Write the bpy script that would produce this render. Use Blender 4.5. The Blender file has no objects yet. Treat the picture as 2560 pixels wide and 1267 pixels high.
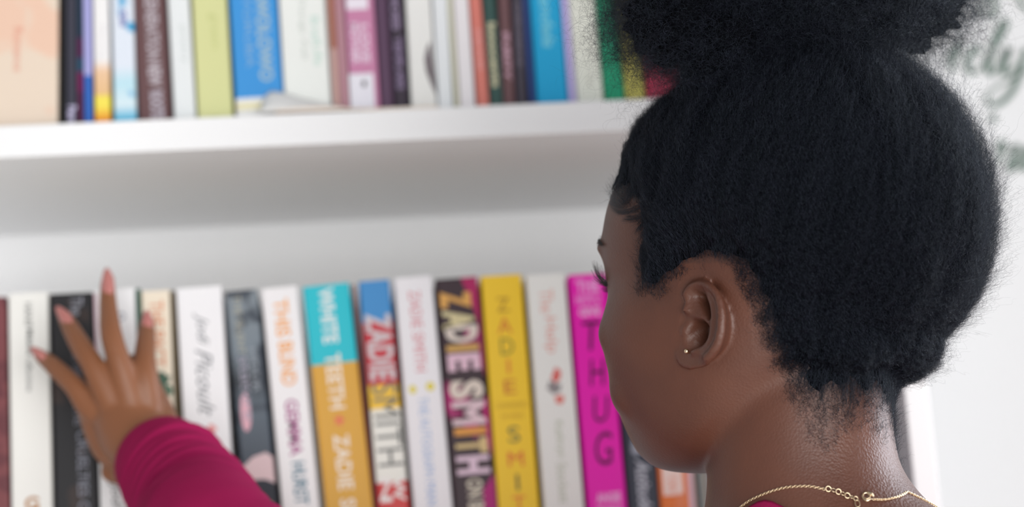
import bpy, math, random
import numpy as np
from mathutils import Vector, Matrix, noise
from mathutils.bvhtree import BVHTree

# ------------------------------------------------------------------ camera, light, exposure
SC = bpy.context.scene
COL = SC.collection
R = math.radians
CAM = Vector((0.0, -1.5, 1.25))
FPX = 4950.0
YAW, PITCH, ROLL = R(5.146), R(11.293), R(-3.812)
cy_, sy_, cp_, sp_ = math.cos(YAW), math.sin(YAW), math.cos(PITCH), math.sin(PITCH)
CF = Vector((sy_*cp_, cy_*cp_, sp_)); R0 = Vector((cy_, -sy_, 0)); U0 = R0.cross(CF)
CR = R0*math.cos(ROLL) + U0*math.sin(ROLL); CU = -R0*math.sin(ROLL) + U0*math.cos(ROLL)
cam = bpy.data.cameras.new('camera'); camo = bpy.data.objects.new('camera', cam); COL.objects.link(camo)
camo.matrix_world = Matrix(((CR.x, CU.x, -CF.x, CAM.x), (CR.y, CU.y, -CF.y, CAM.y), (CR.z, CU.z, -CF.z, CAM.z), (0, 0, 0, 1)))
cam.sensor_fit = 'HORIZONTAL'; cam.sensor_width = 36.0; cam.lens = 36.0*FPX/2560.0
cam.clip_start = 0.05
cam.dof.use_dof = True; cam.dof.focus_distance = 1.125; cam.dof.aperture_fstop = 3.8; cam.dof.aperture_blades = 0
SC.camera = camo

W = bpy.data.worlds.new('world'); SC.world = W; W.use_nodes = True
W.node_tree.nodes['Background'].inputs[0].default_value = (0.95, 0.97, 1.0, 1)
W.node_tree.nodes['Background'].inputs[1].default_value = 0.30

def area(name, loc, target, sx, sy, power, col):
    l = bpy.data.lights.new(name, 'AREA'); l.shape = 'RECTANGLE'; l.size = sx; l.size_y = sy; l.energy = power; l.color = col
    o = bpy.data.objects.new(name, l); COL.objects.link(o); o.location = loc
    o.rotation_euler = (Vector(target)-Vector(loc)).to_track_quat('-Z', 'Y').to_euler(); return o
area('window_light', (1.75, 0.08, 1.62), (0.3, -1.5, 1.40), 0.42, 1.5, 36, (0.85, 0.91, 1.0))
area('front_fill_light', (0.8, -3.3, 1.0), (0.0, 0.2, 1.3), 3.0, 1.9, 92, (1.0, 0.985, 0.965))  # fill added behind the camera to brighten the bookcase interior

SC.view_settings.view_transform = 'Standard'; SC.view_settings.look = 'None'
SC.view_settings.gamma = 1.0; SC.view_settings.use_curve_mapping = False; SC.view_settings.exposure = 0.18

# ------------------------------------------------------------------ helpers
def at(px, py, Y):
    d = CF*FPX + CR*(px-1280.0) - CU*(py-633.5)
    return CAM + d*((Y-CAM.y)/d.y)
def ray(px, py):
    return (CF*FPX + CR*(px-1280.0) - CU*(py-633.5)).normalized()
def s2l(c):
    return tuple(((x/255.0)/12.92 if x/255.0 <= 0.04045 else ((x/255.0+0.055)/1.055)**2.4) for x in c)

MATS = {}
def mat(name, rgb, rough=0.6, spec=0.3, bump=None, vary=0.0, vscale=40.0, metal=0.0, sss=0.0, sheen=0.0):
    if name in MATS: return MATS[name]
    m = bpy.data.materials.new(name); m.use_nodes = True; nt = m.node_tree; b = nt.nodes['Principled BSDF']
    c = s2l(rgb)
    b.inputs['Base Color'].default_value = (*c, 1); b.inputs['Roughness'].default_value = rough
    b.inputs['Specular IOR Level'].default_value = spec; b.inputs['Metallic'].default_value = metal
    if sheen: b.inputs['Sheen Weight'].default_value = sheen; b.inputs['Sheen Roughness'].default_value = 0.4
    if sss:
        b.inputs['Subsurface Weight'].default_value = sss; b.inputs['Subsurface Radius'].default_value = (1, .35, .2)
        b.inputs['Subsurface Scale'].default_value = 0.003
    tc = nt.nodes.new('ShaderNodeTexCoord')
    if vary:
        n = nt.nodes.new('ShaderNodeTexNoise'); n.inputs['Scale'].default_value = vscale; n.inputs['Detail'].default_value = 4
        nt.links.new(tc.outputs['Object'], n.inputs['Vector'])
        mx = nt.nodes.new('ShaderNodeMix'); mx.data_type = 'RGBA'
        mx.inputs['A'].default_value = (*[x*(1-vary) for x in c], 1); mx.inputs['B'].default_value = (*[min(1, x*(1+vary)) for x in c], 1)
        nt.links.new(n.outputs['Fac'], mx.inputs['Factor']); nt.links.new(mx.outputs['Result'], b.inputs['Base Color'])
    if bump:
        sc_, st, di = bump
        n = nt.nodes.new('ShaderNodeTexNoise'); n.inputs['Scale'].default_value = sc_; n.inputs['Detail'].default_value = 3
        nt.links.new(tc.outputs['Object'], n.inputs['Vector'])
        bp = nt.nodes.new('ShaderNodeBump'); bp.inputs['Strength'].default_value = st; bp.inputs['Distance'].default_value = di
        nt.links.new(n.outputs['Fac'], bp.inputs['Height']); nt.links.new(bp.outputs['Normal'], b.inputs['Normal'])
    MATS[name] = m; return m

def meshobj(name, verts, faces, m, parent=None, smooth=False):
    me = bpy.data.meshes.new(name); me.from_pydata([tuple(v) for v in verts], [], faces); me.update()
    if m: me.materials.append(m)
    if smooth: me.polygons.foreach_set('use_smooth', [True]*len(me.polygons))
    o = bpy.data.objects.new(name, me); COL.objects.link(o)
    if parent: o.parent = parent
    return o
def empty(name, loc=(0, 0, 0)):
    o = bpy.data.objects.new(name, None); COL.objects.link(o); o.location = loc; o.empty_display_size = .05; return o
def tag(o, label=None, cat=None, group=None, kind=None):
    if label: o['label'] = label
    if cat: o['category'] = cat
    if group: o['group'] = group
    if kind: o['kind'] = kind
    return o
def boxmesh(lo, hi, bev=0.0):
    import bmesh
    bm = bmesh.new(); bmesh.ops.create_cube(bm, size=1)
    for v in bm.verts:
        v.co = Vector([(lo[i]+hi[i])/2 + v.co[i]*(hi[i]-lo[i]) for i in range(3)])
    if bev: bmesh.ops.bevel(bm, geom=bm.edges[:], offset=bev, segments=2, affect='EDGES', profile=0.6)
    return bm
def box(name, lo, hi, m, parent=None, bev=0.0):
    bm = boxmesh(lo, hi, bev); me = bpy.data.meshes.new(name); bm.to_mesh(me); bm.free(); me.materials.append(m)
    o = bpy.data.objects.new(name, me); COL.objects.link(o)
    if parent: o.parent = parent
    return o

def loft(rings, cap=True):
    """rings: list of lists of Vectors (same count), returns verts, faces"""
    n = len(rings[0]); V = [p for r in rings for p in r]; Fc = []
    for i in range(len(rings)-1):
        for j in range(n):
            a, b = i*n+j, i*n+(j+1) % n
            Fc.append((a, b, b+n, a+n))
    if cap:
        Fc.append(tuple(range(n))[::-1]); Fc.append(tuple(range((len(rings)-1)*n, len(rings)*n)))
    return V, Fc
def catmull(P, k):
    P = [np.array(p, float) for p in P]; out = []
    Q = [2*P[0]-P[1]]+P+[2*P[-1]-P[-2]]
    for i in range(1, len(Q)-2):
        for s in range(k):
            t = s/k
            out.append(.5*((2*Q[i])+(-Q[i-1]+Q[i+1])*t+(2*Q[i-1]-5*Q[i]+4*Q[i+1]-Q[i+2])*t*t+(-Q[i-1]+3*Q[i]-3*Q[i+1]+Q[i+2])*t**3))
    out.append(Q[-2]); return out
def tube(P, rad, n=20, k=4, up=None, flat=1.0, capround=True):
    """closed smooth tube through points; rad per point; flat scales the radius along the 'up' direction"""
    data = [list(p)+[r] for p, r in zip(P, rad)]
    S = catmull(data, k); pts = [Vector(s[:3]) for s in S]; rs = [max(1e-4, float(s[3])) for s in S]
    rings = []; up = Vector(up) if up is not None else None; ref = up or Vector((0.13, 0.3, 1)).normalized()
    T = [(pts[min(i+1, len(pts)-1)]-pts[max(i-1, 0)]).normalized() for i in range(len(pts))]
    def ring(c, t, r):
        nonlocal ref
        a = (ref-t*ref.dot(t)).normalized(); b = t.cross(a)
        if up is None: ref = a
        return [c+a*(math.cos(2*math.pi*j/n)*r*flat)+b*(math.sin(2*math.pi*j/n)*r) for j in range(n)]
    if capround:
        for q in (80, 55, 30): rings.append(ring(pts[0]-T[0]*rs[0]*math.sin(R(q)), T[0], rs[0]*math.cos(R(q))))
    for p, t, r in zip(pts, T, rs): rings.append(ring(p, t, r))
    if capround:
        for q in (30, 55, 80): rings.append(ring(pts[-1]+T[-1]*rs[-1]*math.sin(R(q)), T[-1], rs[-1]*math.cos(R(q))))
    return loft(rings)
def ellipsoid(c, ax, n=24, m=16, rot=None):
    rings = []
    c = Vector(c)
    for i in range(m+1):
        t = math.pi*(i+.02)/(m+.04) ; z = math.cos(t); r = math.sin(t)
        ring = []
        for j in range(n):
            v = Vector((r*math.cos(2*math.pi*j/n)*ax[0], r*math.sin(2*math.pi*j/n)*ax[1], z*ax[2]))
            if rot: v = rot @ v
            ring.append(c+v)
        rings.append(ring)
    return loft(rings)
class Union:
    def __init__(s): s.V = []; s.F = []
    def add(s, vf, fn=None):
        V, F = vf; k = len(s.V)
        s.V += [fn(v) if fn else v for v in V]; s.F += [tuple(i+k for i in f) for f in F]
def remeshed(name, U, voxel, m):
    o = meshobj(name, U.V, U.F, m)
    bpy.context.view_layer.update()
    md = o.modifiers.new('r', 'REMESH'); md.mode = 'VOXEL'; md.voxel_size = voxel; md.adaptivity = 0.0
    dg = bpy.context.evaluated_depsgraph_get(); me = bpy.data.meshes.new_from_object(o.evaluated_get(dg), depsgraph=dg)
    o.modifiers.clear(); old = o.data; o.data = me; bpy.data.meshes.remove(old)
    me.materials.clear(); me.materials.append(m); return o
def nco(me):
    a = np.empty(len(me.vertices)*3, np.float32); me.vertices.foreach_get('co', a); return a.reshape(-1, 3).astype(np.float64)
def smooth_mesh(me, iters, weight=None, fac=0.5):
    co = nco(me); E = np.empty(len(me.edges)*2, np.int32); me.edges.foreach_get('vertices', E); E = E.reshape(-1, 2)
    deg = np.bincount(E.ravel(), minlength=len(co)).astype(float); deg[deg == 0] = 1
    w = np.full(len(co), fac) if weight is None else weight*fac
    for _ in range(iters):
        acc = np.zeros_like(co)
        for k in range(3):
            acc[:, k] = np.bincount(E[:, 0], co[E[:, 1], k], len(co))+np.bincount(E[:, 1], co[E[:, 0], k], len(co))
        co += (acc/deg[:, None]-co)*w[:, None]
    me.vertices.foreach_set('co', co.astype(np.float32).ravel()); me.update(); return co

def ramp_mat(name, bands, rough=0.45, noise_=None, spec=0.35, zlo=0.0, zhi=0.2):
    """flat print on a cover: bands [(height fraction, rgb)] from the foot up, optional blotches (rgb, scale, threshold)"""
    m = bpy.data.materials.new(name); m.use_nodes = True; nt = m.node_tree; b = nt.nodes['Principled BSDF']
    b.inputs['Roughness'].default_value = rough; b.inputs['Specular IOR Level'].default_value = spec
    tc = nt.nodes.new('ShaderNodeTexCoord')
    out = None
    if len(bands) == 1:
        rg = nt.nodes.new('ShaderNodeRGB'); rg.outputs[0].default_value = (*s2l(bands[0][1]), 1); out = rg.outputs[0]
    else:
        sx = nt.nodes.new('ShaderNodeSeparateXYZ'); nt.links.new(tc.outputs['Object'], sx.inputs[0])
        mr = nt.nodes.new('ShaderNodeMapRange'); mr.inputs['From Min'].default_value = zlo; mr.inputs['From Max'].default_value = zhi
        nt.links.new(sx.outputs['Z'], mr.inputs['Value'])
        cr = nt.nodes.new('ShaderNodeValToRGB'); soft = bands[0][0] < 0
        cr.color_ramp.interpolation = 'LINEAR' if soft else 'CONSTANT'
        el = cr.color_ramp.elements
        el[0].position = max(0, bands[0][0]); el[0].color = (*s2l(bands[0][1]), 1)
        el[1].position = bands[1][0]; el[1].color = (*s2l(bands[1][1]), 1)
        for p, c in bands[2:]:
            e = el.new(p); e.color = (*s2l(c), 1)
        nt.links.new(mr.outputs[0], cr.inputs[0]); out = cr.outputs[0]
    if noise_:
        for rgb, sc_, th in noise_:
            n = nt.nodes.new('ShaderNodeTexNoise'); n.inputs['Scale'].default_value = sc_; n.inputs['Detail'].default_value = 2
            mp = nt.nodes.new('ShaderNodeMapping'); mp.inputs['Location'].default_value = (hash_(name)*3, 0.3, hash_(name+'b')*3)
            nt.links.new(tc.outputs['Object'], mp.inputs[0]); nt.links.new(mp.outputs[0], n.inputs['Vector'])
            mr = nt.nodes.new('ShaderNodeMapRange'); mr.inputs['From Min'].default_value = th; mr.inputs['From Max'].default_value = th+.06
            nt.links.new(n.outputs['Fac'], mr.inputs['Value'])
            mx = nt.nodes.new('ShaderNodeMix'); mx.data_type = 'RGBA'; mx.inputs['B'].default_value = (*s2l(rgb), 1)
            nt.links.new(mr.outputs[0], mx.inputs['Factor']); nt.links.new(out, mx.inputs['A']); out = mx.outputs['Result']
    nt.links.new(out, b.inputs['Base Color'])
    return m
def hash_(s):
    h = 7
    for ch in s: h = (h*31+ord(ch)) % 10007
    return h/10007.0

# ------------------------------------------------------------------ setting and bookcase
ZT, TH, DEP, XP, WP = 1.25+0.4206, 0.0255, 0.280, 0.4334, 0.0192
white = mat('white_lacquer', (245, 246, 248), 0.42, 0.35, vary=0.01, vscale=6)
wallm = mat('wall_paint', (194, 193, 192), 0.85, 0.15, bump=(160, 0.12, 0.001), vary=0.012, vscale=5)
floorm = mat('floor_wood', (236, 230, 222), 0.5, 0.3, vary=0.05, vscale=9)
tag(box('wall_back', (-3.2, 0.30, 0), (3.0, 0.38, 2.7), wallm), kind='structure')
tag(box('floor', (-3.2, -3.2, -0.05), (3.0, 0.30, 0), floorm), kind='structure')
bsk = box('baseboard_back', (0.48, 0.285, 0), (3.0, 0.2995, 0.09), white, bev=.002); tag(bsk, kind='structure')

ZLOW = None
def zat(px, py, Y): return at(px, py, Y).z
YS = 0.018
LOWT = zat(1000, 700, YS)                       # tops of the lower row
ZL = LOWT-0.205                                 # upper face of the lower shelf board
case = empty('bookcase', (0, 0.14, 0))
tag(case, 'tall white lacquered bookcase holding two rows of coloured books', 'bookcase')
def cpart(name, lo, hi, bev=.0012):
    o = box(name, lo, hi, white, None, bev); o.parent = case; o.matrix_parent_inverse = Matrix.Translation((0, -0.14, 0)); return o
XL = -0.72
cpart('side_panel', (XP, 0, 0.0), (XP+WP, DEP+.006, 2.12))
cpart('side_panel', (XL-WP, 0, 0.0), (XL, DEP+.006, 2.12))
cpart('back_panel', (XL+.0003, DEP, 0.05), (XP-.0003, DEP+.006, 2.11), 0)
for z in (ZT, ZL): cpart('shelf_board', (XL+.0003, 0.0, z-TH), (XP-.0003, DEP-.0003, z))
for z in (ZL-.30, ZL-.60, ZL-.90): cpart('shelf_board', (XL+.0003, 0.0, z-TH), (XP-.0003, DEP-.0003, z))
cpart('top_board', (XL+.0003, 0.0, 2.095), (XP-.0003, DEP-.0003, 2.12))
cpart('plinth', (XL+.0003, 0.01, 0.0), (XP-.0003, 0.03, 0.06))

# ------------------------------------------------------------------ books
pagem = mat('book_pages', (226, 216, 196), 0.8, 0.1, vary=0.06, vscale=300)
INK = {}
def ink(rgb):
    k = 'ink_%d_%d_%d' % tuple(rgb)
    return mat(k, rgb, 0.5, 0.3)
def text_mesh(body, shear=0.0, bold=0.0):
    cu = bpy.data.curves.new('t', 'FONT'); cu.body = body; cu.size = 1; cu.shear = shear; cu.offset = bold; cu.resolution_u = 3
    o = bpy.data.objects.new('t', cu); me = bpy.data.meshes.new_from_object(o); bpy.data.objects.remove(o); bpy.data.curves.remove(cu)
    V = nco(me); F = [tuple(p.vertices) for p in me.polygons]; bpy.data.meshes.remove(me); return V, F
P2M = 0.000308
def book(label, group, xt, yt, xb, yb, xt2, xb2, cover, texts=(), upper=False, ys=None, height=None, depth=None, hard=False, marks=()):
    """left edge (xt,yt)-(xb,yb), right edge (xt2,yt)-(xb2,yb) of the spine as seen, on the plane y=ys"""
    ys = YS if ys is None else ys
    sl = -0.042
    A, B = at(xt, yt, ys), at(xb, yb, ys); C, D = at(xt2, yt+sl*(xt2-xt), ys), at(xb2, yb+sl*(xb2-xb), ys)
    d1 = (A-B); d2 = (C-D); an = (math.atan2(d1.x, d1.z)+math.atan2(d2.x, d2.z))/2
    up = Vector((math.sin(an), 0, math.cos(an))); rt = Vector((math.cos(an), 0, -math.sin(an)))
    t = ((C-A).dot(rt)+(D-B).dot(rt))/2 - 0.0004
    mid = (A+B+C+D)/4; zs = ZT if upper else ZL
    # foot centre on the shelf
    k = (mid.z-(zs+abs(math.sin(an))*t/2+0.0002))/up.z; foot = mid-up*k
    if upper: h = height or 0.205
    else: h = ((A+C)/2-foot).dot(up)
    dep = depth or 0.13
    b = empty('book', foot); b.rotation_euler = (0, an, 0)
    tag(b, label, 'book', group)
    hb = t/2; r = min(0.0022, t*.25); e = 0.0005 if not hard else 0.0022
    outer = [(-hb, dep)]
    for q in range(0, 91, 18): outer.append((-hb+r-r*math.cos(R(q)), r*.8-r*.8*math.sin(R(q))))
    for q in range(90, -1, -18): outer.append((hb-r+r*math.cos(R(q)), r*.8-r*.8*math.sin(R(q))))
    outer.append((hb, dep))
    inner = [(min(max(x, -hb+e), hb-e), max(y, e*1.1)) for x, y in outer]
    V = []; n = len(outer)
    for z in (0, h):
        for x, y in outer: V.append((x, y, z))
        for x, y in inner: V.append((x, y, z))
    Fc = []
    for i in range(n-1):
        Fc.append((i, i+1, 2*n+i+1, 2*n+i)); Fc.append((n+i+1, n+i, 3*n+i, 3*n+i+1))
        Fc.append((i+1, i, n+i, n+i+1)); Fc.append((2*n+i, 2*n+i+1, 3*n+i+1, 3*n+i))
    Fc.append((0, 2*n, 3*n, n)); Fc.append((n-1, 2*n-1, 4*n-1, 3*n-1))
    c = meshobj('cover', V, Fc, cover, b)
    in_ = 0.0 if not hard else 0.003
    pg = box('pages', (-hb+e+.0001, 0.0024 if t > .006 else .0012, in_+.0002), (hb-e-.0001, dep-.001-in_, h-in_-.0003), pagem, b)
    for tx in texts:
        body, z0, length, height_, xo, rgb = tx[:6]; opt = tx[6] if len(tx) > 6 else {}
        V, F = text_mesh(body, opt.get('shear', 0), opt.get('bold', 0.0))
        if len(V) == 0: continue
        lo = V.min(0); hi = V.max(0); V = (V-lo)/np.maximum(hi-lo, 1e-6)
        if opt.get('upright'):
            X = (V[:, 0]-.5)*length*P2M + xo*t; Z = h-z0*P2M-(1-V[:, 1])*height_*P2M
        else:
            X = (V[:, 1]-.5)*height_*P2M + xo*t; Z = h-z0*P2M-V[:, 0]*length*P2M
        if upper: Z = Z-(h-0.0924)
        vv = [(x, -0.00022, z) for x, z in zip(X, Z)]
        meshobj("title", vv, [f[::-1] if not opt.get('upright') else f for f in F], ink(rgb), c)
    for mk in marks:      # printed patches: outline in px from the head, centre x fraction
        pts, rgb = mk
        vv = [(x*t, -0.00012, (h if not upper else 0.0924)-z*P2M) for x, z in pts]
        meshobj("cover_print", vv, [tuple(range(len(vv)))], ink(rgb), c)
    return b
def blob(cx, cz, rx, rz, n=14, wob=.0, seed=1):
    rr = random.Random(seed)
    return [(cx+rx*math.cos(2*math.pi*i/n)*(1+wob*rr.uniform(-1, 1)), cz+rz*math.sin(2*math.pi*i/n)*(1+wob*rr.uniform(-1, 1))) for i in range(n)]
def rect(x0, z0, x1, z1): return [(x0, z0), (x0, z1), (x1, z1), (x1, z0)]
def cov(name, rgb, **k): return ramp_mat('cover_'+name, [(0, rgb)], **k)

LG, UG = 'paperbacks in the lower row', 'books in the upper row'
exec_books = True
def lb(label, xt, yt, xb, xt2, xb2, cover, texts=(), marks=(), **k):
    return book(label, LG, xt, yt, xb, 1267, xt2, xb2, cover, texts, marks=marks, **k)
W_ = (245, 245, 248)
lb('maroon book at the left end of the lower row', -78, 746, -70, 16, 24, cov('maroon', (120, 62, 66), noise_=[((100, 48, 55), 60, .5)]))
lb('off-white paperback with small black lettering left of the spread hand', 18, 734, 29, 122, 131, cov('offwhite', (236, 235, 231)),
   [('HANIF', 26, 62, 17, .0, (60, 64, 66)), ('Midnight', 92, 66, 19, .0, (50, 55, 60), {'bold': .02}), ('reflections', 165, 82, 15, .0, (90, 95, 98)),
    ('G', 506, 34, 34, .0, (176, 120, 62), {'upright': 1, 'bold': .03})])
lb('black paperback with grey lettering under the little finger', 125, 735, 135, 230, 246, cov('black', (26, 25, 30), noise_=[((52, 40, 38), 45, .56)]),
   [('The', 10, 46, 30, .12, (170, 170, 182)), ('soul of', 118, 90, 24, .12, (120, 122, 135)), ('the', 270, 62, 24, .12, (130, 130, 142)),
    ('CRUELTIES OF', 345, 215, 26, .18, (140, 142, 156), {'bold': .01})])
lb('white paperback behind the middle finger with black script near its foot', 233, 724, 249, 337, 356, cov('white_a', (240, 240, 242)),
   [('Jodi', 480, 70, 34, -.12, (70, 72, 78), {'shear': .4}), ('Picoult', 470, 90, 26, .22, (90, 92, 98), {'shear': .4}), ('o', 60, 22, 20, .15, (150, 155, 170))],
   [(rect(-.49, 8, -.42, 250), (216, 186, 196))])
lb('thin dark green book between two pale spines above the hand', 339, 722, 359, 350, 371, cov('green_thin', (40, 92, 74)), ys=.02)
lb('cream paperback with orange lettering behind the index finger', 352, 728, 372, 424, 446, cov('cream', (240, 228, 208)),
   [('THE PACT', 26, 165, 34, .02, (226, 150, 112), {'bold': .01})],
   [(blob(.15, 225, .3, 16, 12, .5, 3), (74, 104, 88)), (blob(.3, 250, .16, 14, 10, .5, 5), (90, 120, 100))])
lb('olive brown strip standing in for the shaded gap between the cream and the white script paperback', 427, 726, 450, 437, 460, cov('olive_thin', (98, 84, 56)), ys=.022)  # thin block coloured for the shaded hollow between two books
lb('white paperback with grey script lettering right of the hand', 440, 720, 468, 553, 590, cov('white_b', (243, 243, 246)),
   [('Jodi', 66, 82, 36, .0, (120, 124, 130), {'shear': .45}), ('Picoult', 158, 168, 40, .02, (118, 122, 128), {'shear': .45})],
   [(blob(.1, 360, .1, 12, 10, .3, 2), (236, 160, 160))])
lb('slate grey paperback with a pink picture and pale lettering', 564, 727, 608, 640, 697,
   ramp_mat('cover_slate', [(-.1, (52, 58, 68)), (.30, (64, 72, 84)), (.55, (90, 102, 114)), (.66, (48, 54, 62)), (.78, (118, 130, 140)), (1.0, (130, 140, 148))], noise_=[((58, 66, 78), 30, .55)]),
   [('THE SILENT', 12, 150, 18, -.15, (178, 176, 160)), ('stature', 168, 160, 22, -.12, (168, 164, 180)), ('HOUR', 150, 110, 16, .2, (158, 166, 176))],
   [(blob(-.2, 310, .17, 48, 14, .12, 8), (226, 176, 190)), ([(-.5, 445), (-.1, 420), (.3, 412), (.5, 425), (.5, 490), (.2, 478), (-.2, 476), (-.4, 490), (-.5, 500)], (222, 196, 200)),
    ([(-.5, 505), (-.2, 478), (.2, 480), (.5, 492), (.5, 640), (-.5, 640)], (46, 50, 60))])
lb('white paperback with orange, purple and teal lettering', 652, 720, 703, 743, 801, cov('white_c', (243, 242, 244)),
   [('THIS', 30, 96, 36, .0, (246, 172, 92), {'bold': .02}), ('BLIND', 140, 110, 36, .02, (246, 172, 92), {'bold': .02}),
    ('GEMMA', 286, 140, 32, .02, (172, 78, 142), {'bold': .02}), ('HURST', 442, 105, 34, .04, (80, 128, 150), {'bold': .02})])
lb('thick cyan and ochre paperback with white lettering', 756, 714, 812, 873, 934,
   ramp_mat('cover_cyan_ochre', [(0, (222, 168, 62)), (.704, (222, 168, 62)), (.705, (28, 196, 212))]),
   [('WHITE', 8, 142, 38, -.02, (246, 246, 244), {'bold': .02}), ('TEETH', 176, 140, 38, -.02, (248, 238, 224), {'bold': .02}),
    ('ZADIE', 380, 138, 38, -.02, (248, 238, 224), {'bold': .02}), ('SMITH', 540, 130, 38, -.02, (248, 238, 224), {'bold': .02})],
   [([(-.02+.14*(1 if i % 2 == 0 else .45)*math.cos(R(36*i)), 345+18*(1 if i % 2 == 0 else .45)*math.sin(R(36*i))) for i in range(10)], (232, 120, 92))])
lb('dark red book edge shown between the ochre and the blue-headed paperback', 876, 712, 934, 887, 942, cov('darkred_thin', (104, 26, 40)), ys=.021)
lb('paperback banded blue, red, yellow and white with white initials on red', 894, 703, 947, 975, 1022,
   ramp_mat('cover_banded', [(0, (212, 62, 62)), (.242, (240, 240, 232)), (.50, (240, 238, 226)), (.52, (246, 200, 62)), (.615, (200, 52, 66)), (.862, (64, 144, 208))]),
   [('ZADIE', 84, 170, 64, .02, (212, 204, 208), {'bold': .03}), ('SMITH', 262, 208, 64, .04, (110, 112, 112), {'bold': .0}),
    ('N', 498, 60, 30, -.22, (244, 240, 238), {'upright': 0, 'bold': .03}), ('W', 498, 60, 30, .22, (244, 240, 238), {'bold': .03})])
lb('white paperback with red and blue lettering and two yellow dots', 983, 694, 1034, 1081, 1132, cov('white_d', (242, 241, 245)),
   [('ZADIE', 36, 96, 28, .0, (220, 128, 140)), ('SMITH', 144, 98, 28, .0, (222, 122, 134)),
    ('THE AUTOGRAPH', 308, 200, 24, -.02, (160, 188, 228)), ('MAN', 520, 60, 24, -.02, (150, 180, 226))],
   [(blob(-.26, 286, .09, 11), (232, 216, 62)), (blob(.2, 282, .11, 11), (232, 216, 62))])
lb('dark plum paperback with big cream and orange block letters', 1085, 697, 1138, 1195, 1240, cov('plum', (54, 34, 44), noise_=[((176, 28, 112), 24, .6)]),
   [('Z', 34, 44, 78, -.06, (226, 170, 90), {'bold': .05}), ('A', 82, 50, 80, -.03, (218, 206, 160), {'bold': .05}), ('D', 122, 44, 82, .02, (226, 214, 204), {'bold': .05}), ('I', 172, 16, 82, .02, (214, 170, 96), {'bold': .05}),
    ('E', 194, 44, 82, .02, (232, 196, 214), {'bold': .05}), ('S', 262, 48, 86, .02, (228, 216, 204), {'bold': .05}), ('M', 316, 58, 84, .03, (232, 206, 214), {'bold': .04}),
    ('I', 382, 18, 80, .03, (228, 160, 76), {'bold': .05}), ('T', 408, 38, 80, .03, (222, 196, 140), {'bold': .05}), ('H', 452, 46, 82, .03, (230, 204, 222), {'bold': .05}),
    ('ON BEAUTY', 510, 170, 40, .02, (222, 214, 196), {'bold': .03})],
   [([(.1, 0), (.5, 0), (.5, 260), (.42, 220), (.45, 120), (.3, 60)], (176, 30, 96)), ([(.36, 330), (.5, 300), (.5, 460), (.42, 430)], (190, 28, 116)), ([(.2, 540), (.5, 500), (.5, 640), (.22, 640)], (176, 32, 120))])
lb('bright yellow paperback with multicoloured upright letters', 1201, 690, 1244, 1303, 1349, cov('yellow', (250, 208, 44)),
   [('Z', 58, 32, 36, .0, (176, 132, 40), {'upright': 1}), ('A', 110, 36, 40, .0, (220, 120, 52), {'upright': 1}), ('D', 162, 34, 42, .02, (140, 132, 52), {'upright': 1}),
    ('I', 216, 8, 36, .02, (232, 140, 56), {'upright': 1}), ('E', 268, 30, 36, .02, (206, 112, 52), {'upright': 1}),
    ('CHANGING', 326, 76, 13, .02, (190, 150, 40), {'upright': 1}), ('MY MIND', 354, 54, 12, .02, (200, 156, 42), {'upright': 1}),
    ('S', 386, 30, 40, .02, (96, 104, 72), {'upright': 1}), ('M', 450, 38, 36, .02, (226, 96, 60), {'upright': 1}), ('I', 506, 8, 40, .02, (120, 110, 60), {'upright': 1}),
    ('T', 560, 32, 38, .02, (232, 120, 60), {'upright': 1}), ('H', 618, 32, 38, .02, (120, 110, 60), {'upright': 1})])
lb('white paperback with faint red title and a small red bird', 1312, 687, 1360, 1413, 1460, cov('white_e', (241, 242, 238)),
   [('The', 40, 60, 34, -.02, (240, 178, 168)), ('Help', 112, 92, 36, .0, (236, 168, 158)), ('Kathryn', 376, 92, 24, .02, (186, 196, 172)), ('Stockett', 482, 100, 24, .02, (190, 198, 178))],
   [(blob(.08, 262, .13, 16, 10, .4, 4), (226, 112, 106)), (blob(-.02, 292, .2, 16, 12, .4, 7), (150, 144, 146)), (blob(.1, 322, .13, 14, 10, .4, 9), (232, 126, 116))])
lb('magenta paperback with large black slanting letters beside the face', 1419, 687, 1470, 1517, 1567, cov('magenta', (244, 12, 186)),
   [('THE', 14, 60, 34, -.02, (250, 160, 226), {'upright': 1, 'bold': .06}), ('HATE U', 52, 62, 26, -.04, (250, 150, 224), {'upright': 1, 'bold': .05}), ('GIVE', 84, 56, 26, -.02, (250, 170, 228), {'upright': 1, 'bold': .06}),
    ('T', 122, 50, 74, .0, (84, 10, 70), {'upright': 1, 'shear': .15}), ('H', 220, 42, 66, .04, (74, 8, 62), {'upright': 1, 'shear': .15}),
    ('U', 314, 42, 66, .06, (84, 10, 70), {'upright': 1, 'shear': .15}), ('G', 404, 46, 84, .04, (84, 10, 70), {'upright': 1, 'shear': .15}),
    ('ANGIE', 556, 62, 26, .05, (252, 176, 232), {'upright': 1, 'bold': .05}), ('THOMAS', 590, 62, 26, .05, (252, 176, 232), {'upright': 1, 'bold': .05})])
lb('dark slate paperback with pale script lettering under the chin', 1523, 690, 1573, 1602, 1648, cov('navy', (54, 60, 74)),
   [('Khaled', 330, 130, 40, .05, (170, 174, 186), {'shear': .4, 'bold': .02}), ('Attitude', 470, 130, 36, .05, (196, 200, 212), {'shear': .4, 'bold': .02})],
   [(blob(-.1, 438, .2, 22, 12, .25, 12), (150, 154, 168))])
lb('orange paperback with a pale lettered panel under the jaw', 1605, 690, 1651, 1692, 1737, cov('orange', (234, 122, 52)),
   [('TORN', 508, 44, 24, -.1, (238, 150, 120)), ('FREE', 556, 40, 22, .1, (240, 156, 122))],
   [(rect(-.38, 470, .2, 560), (248, 226, 218)), (rect(-.38, 572, .34, 588), (236, 130, 66)), (rect(.34, 470, .5, 660), (226, 190, 200))])
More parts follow.
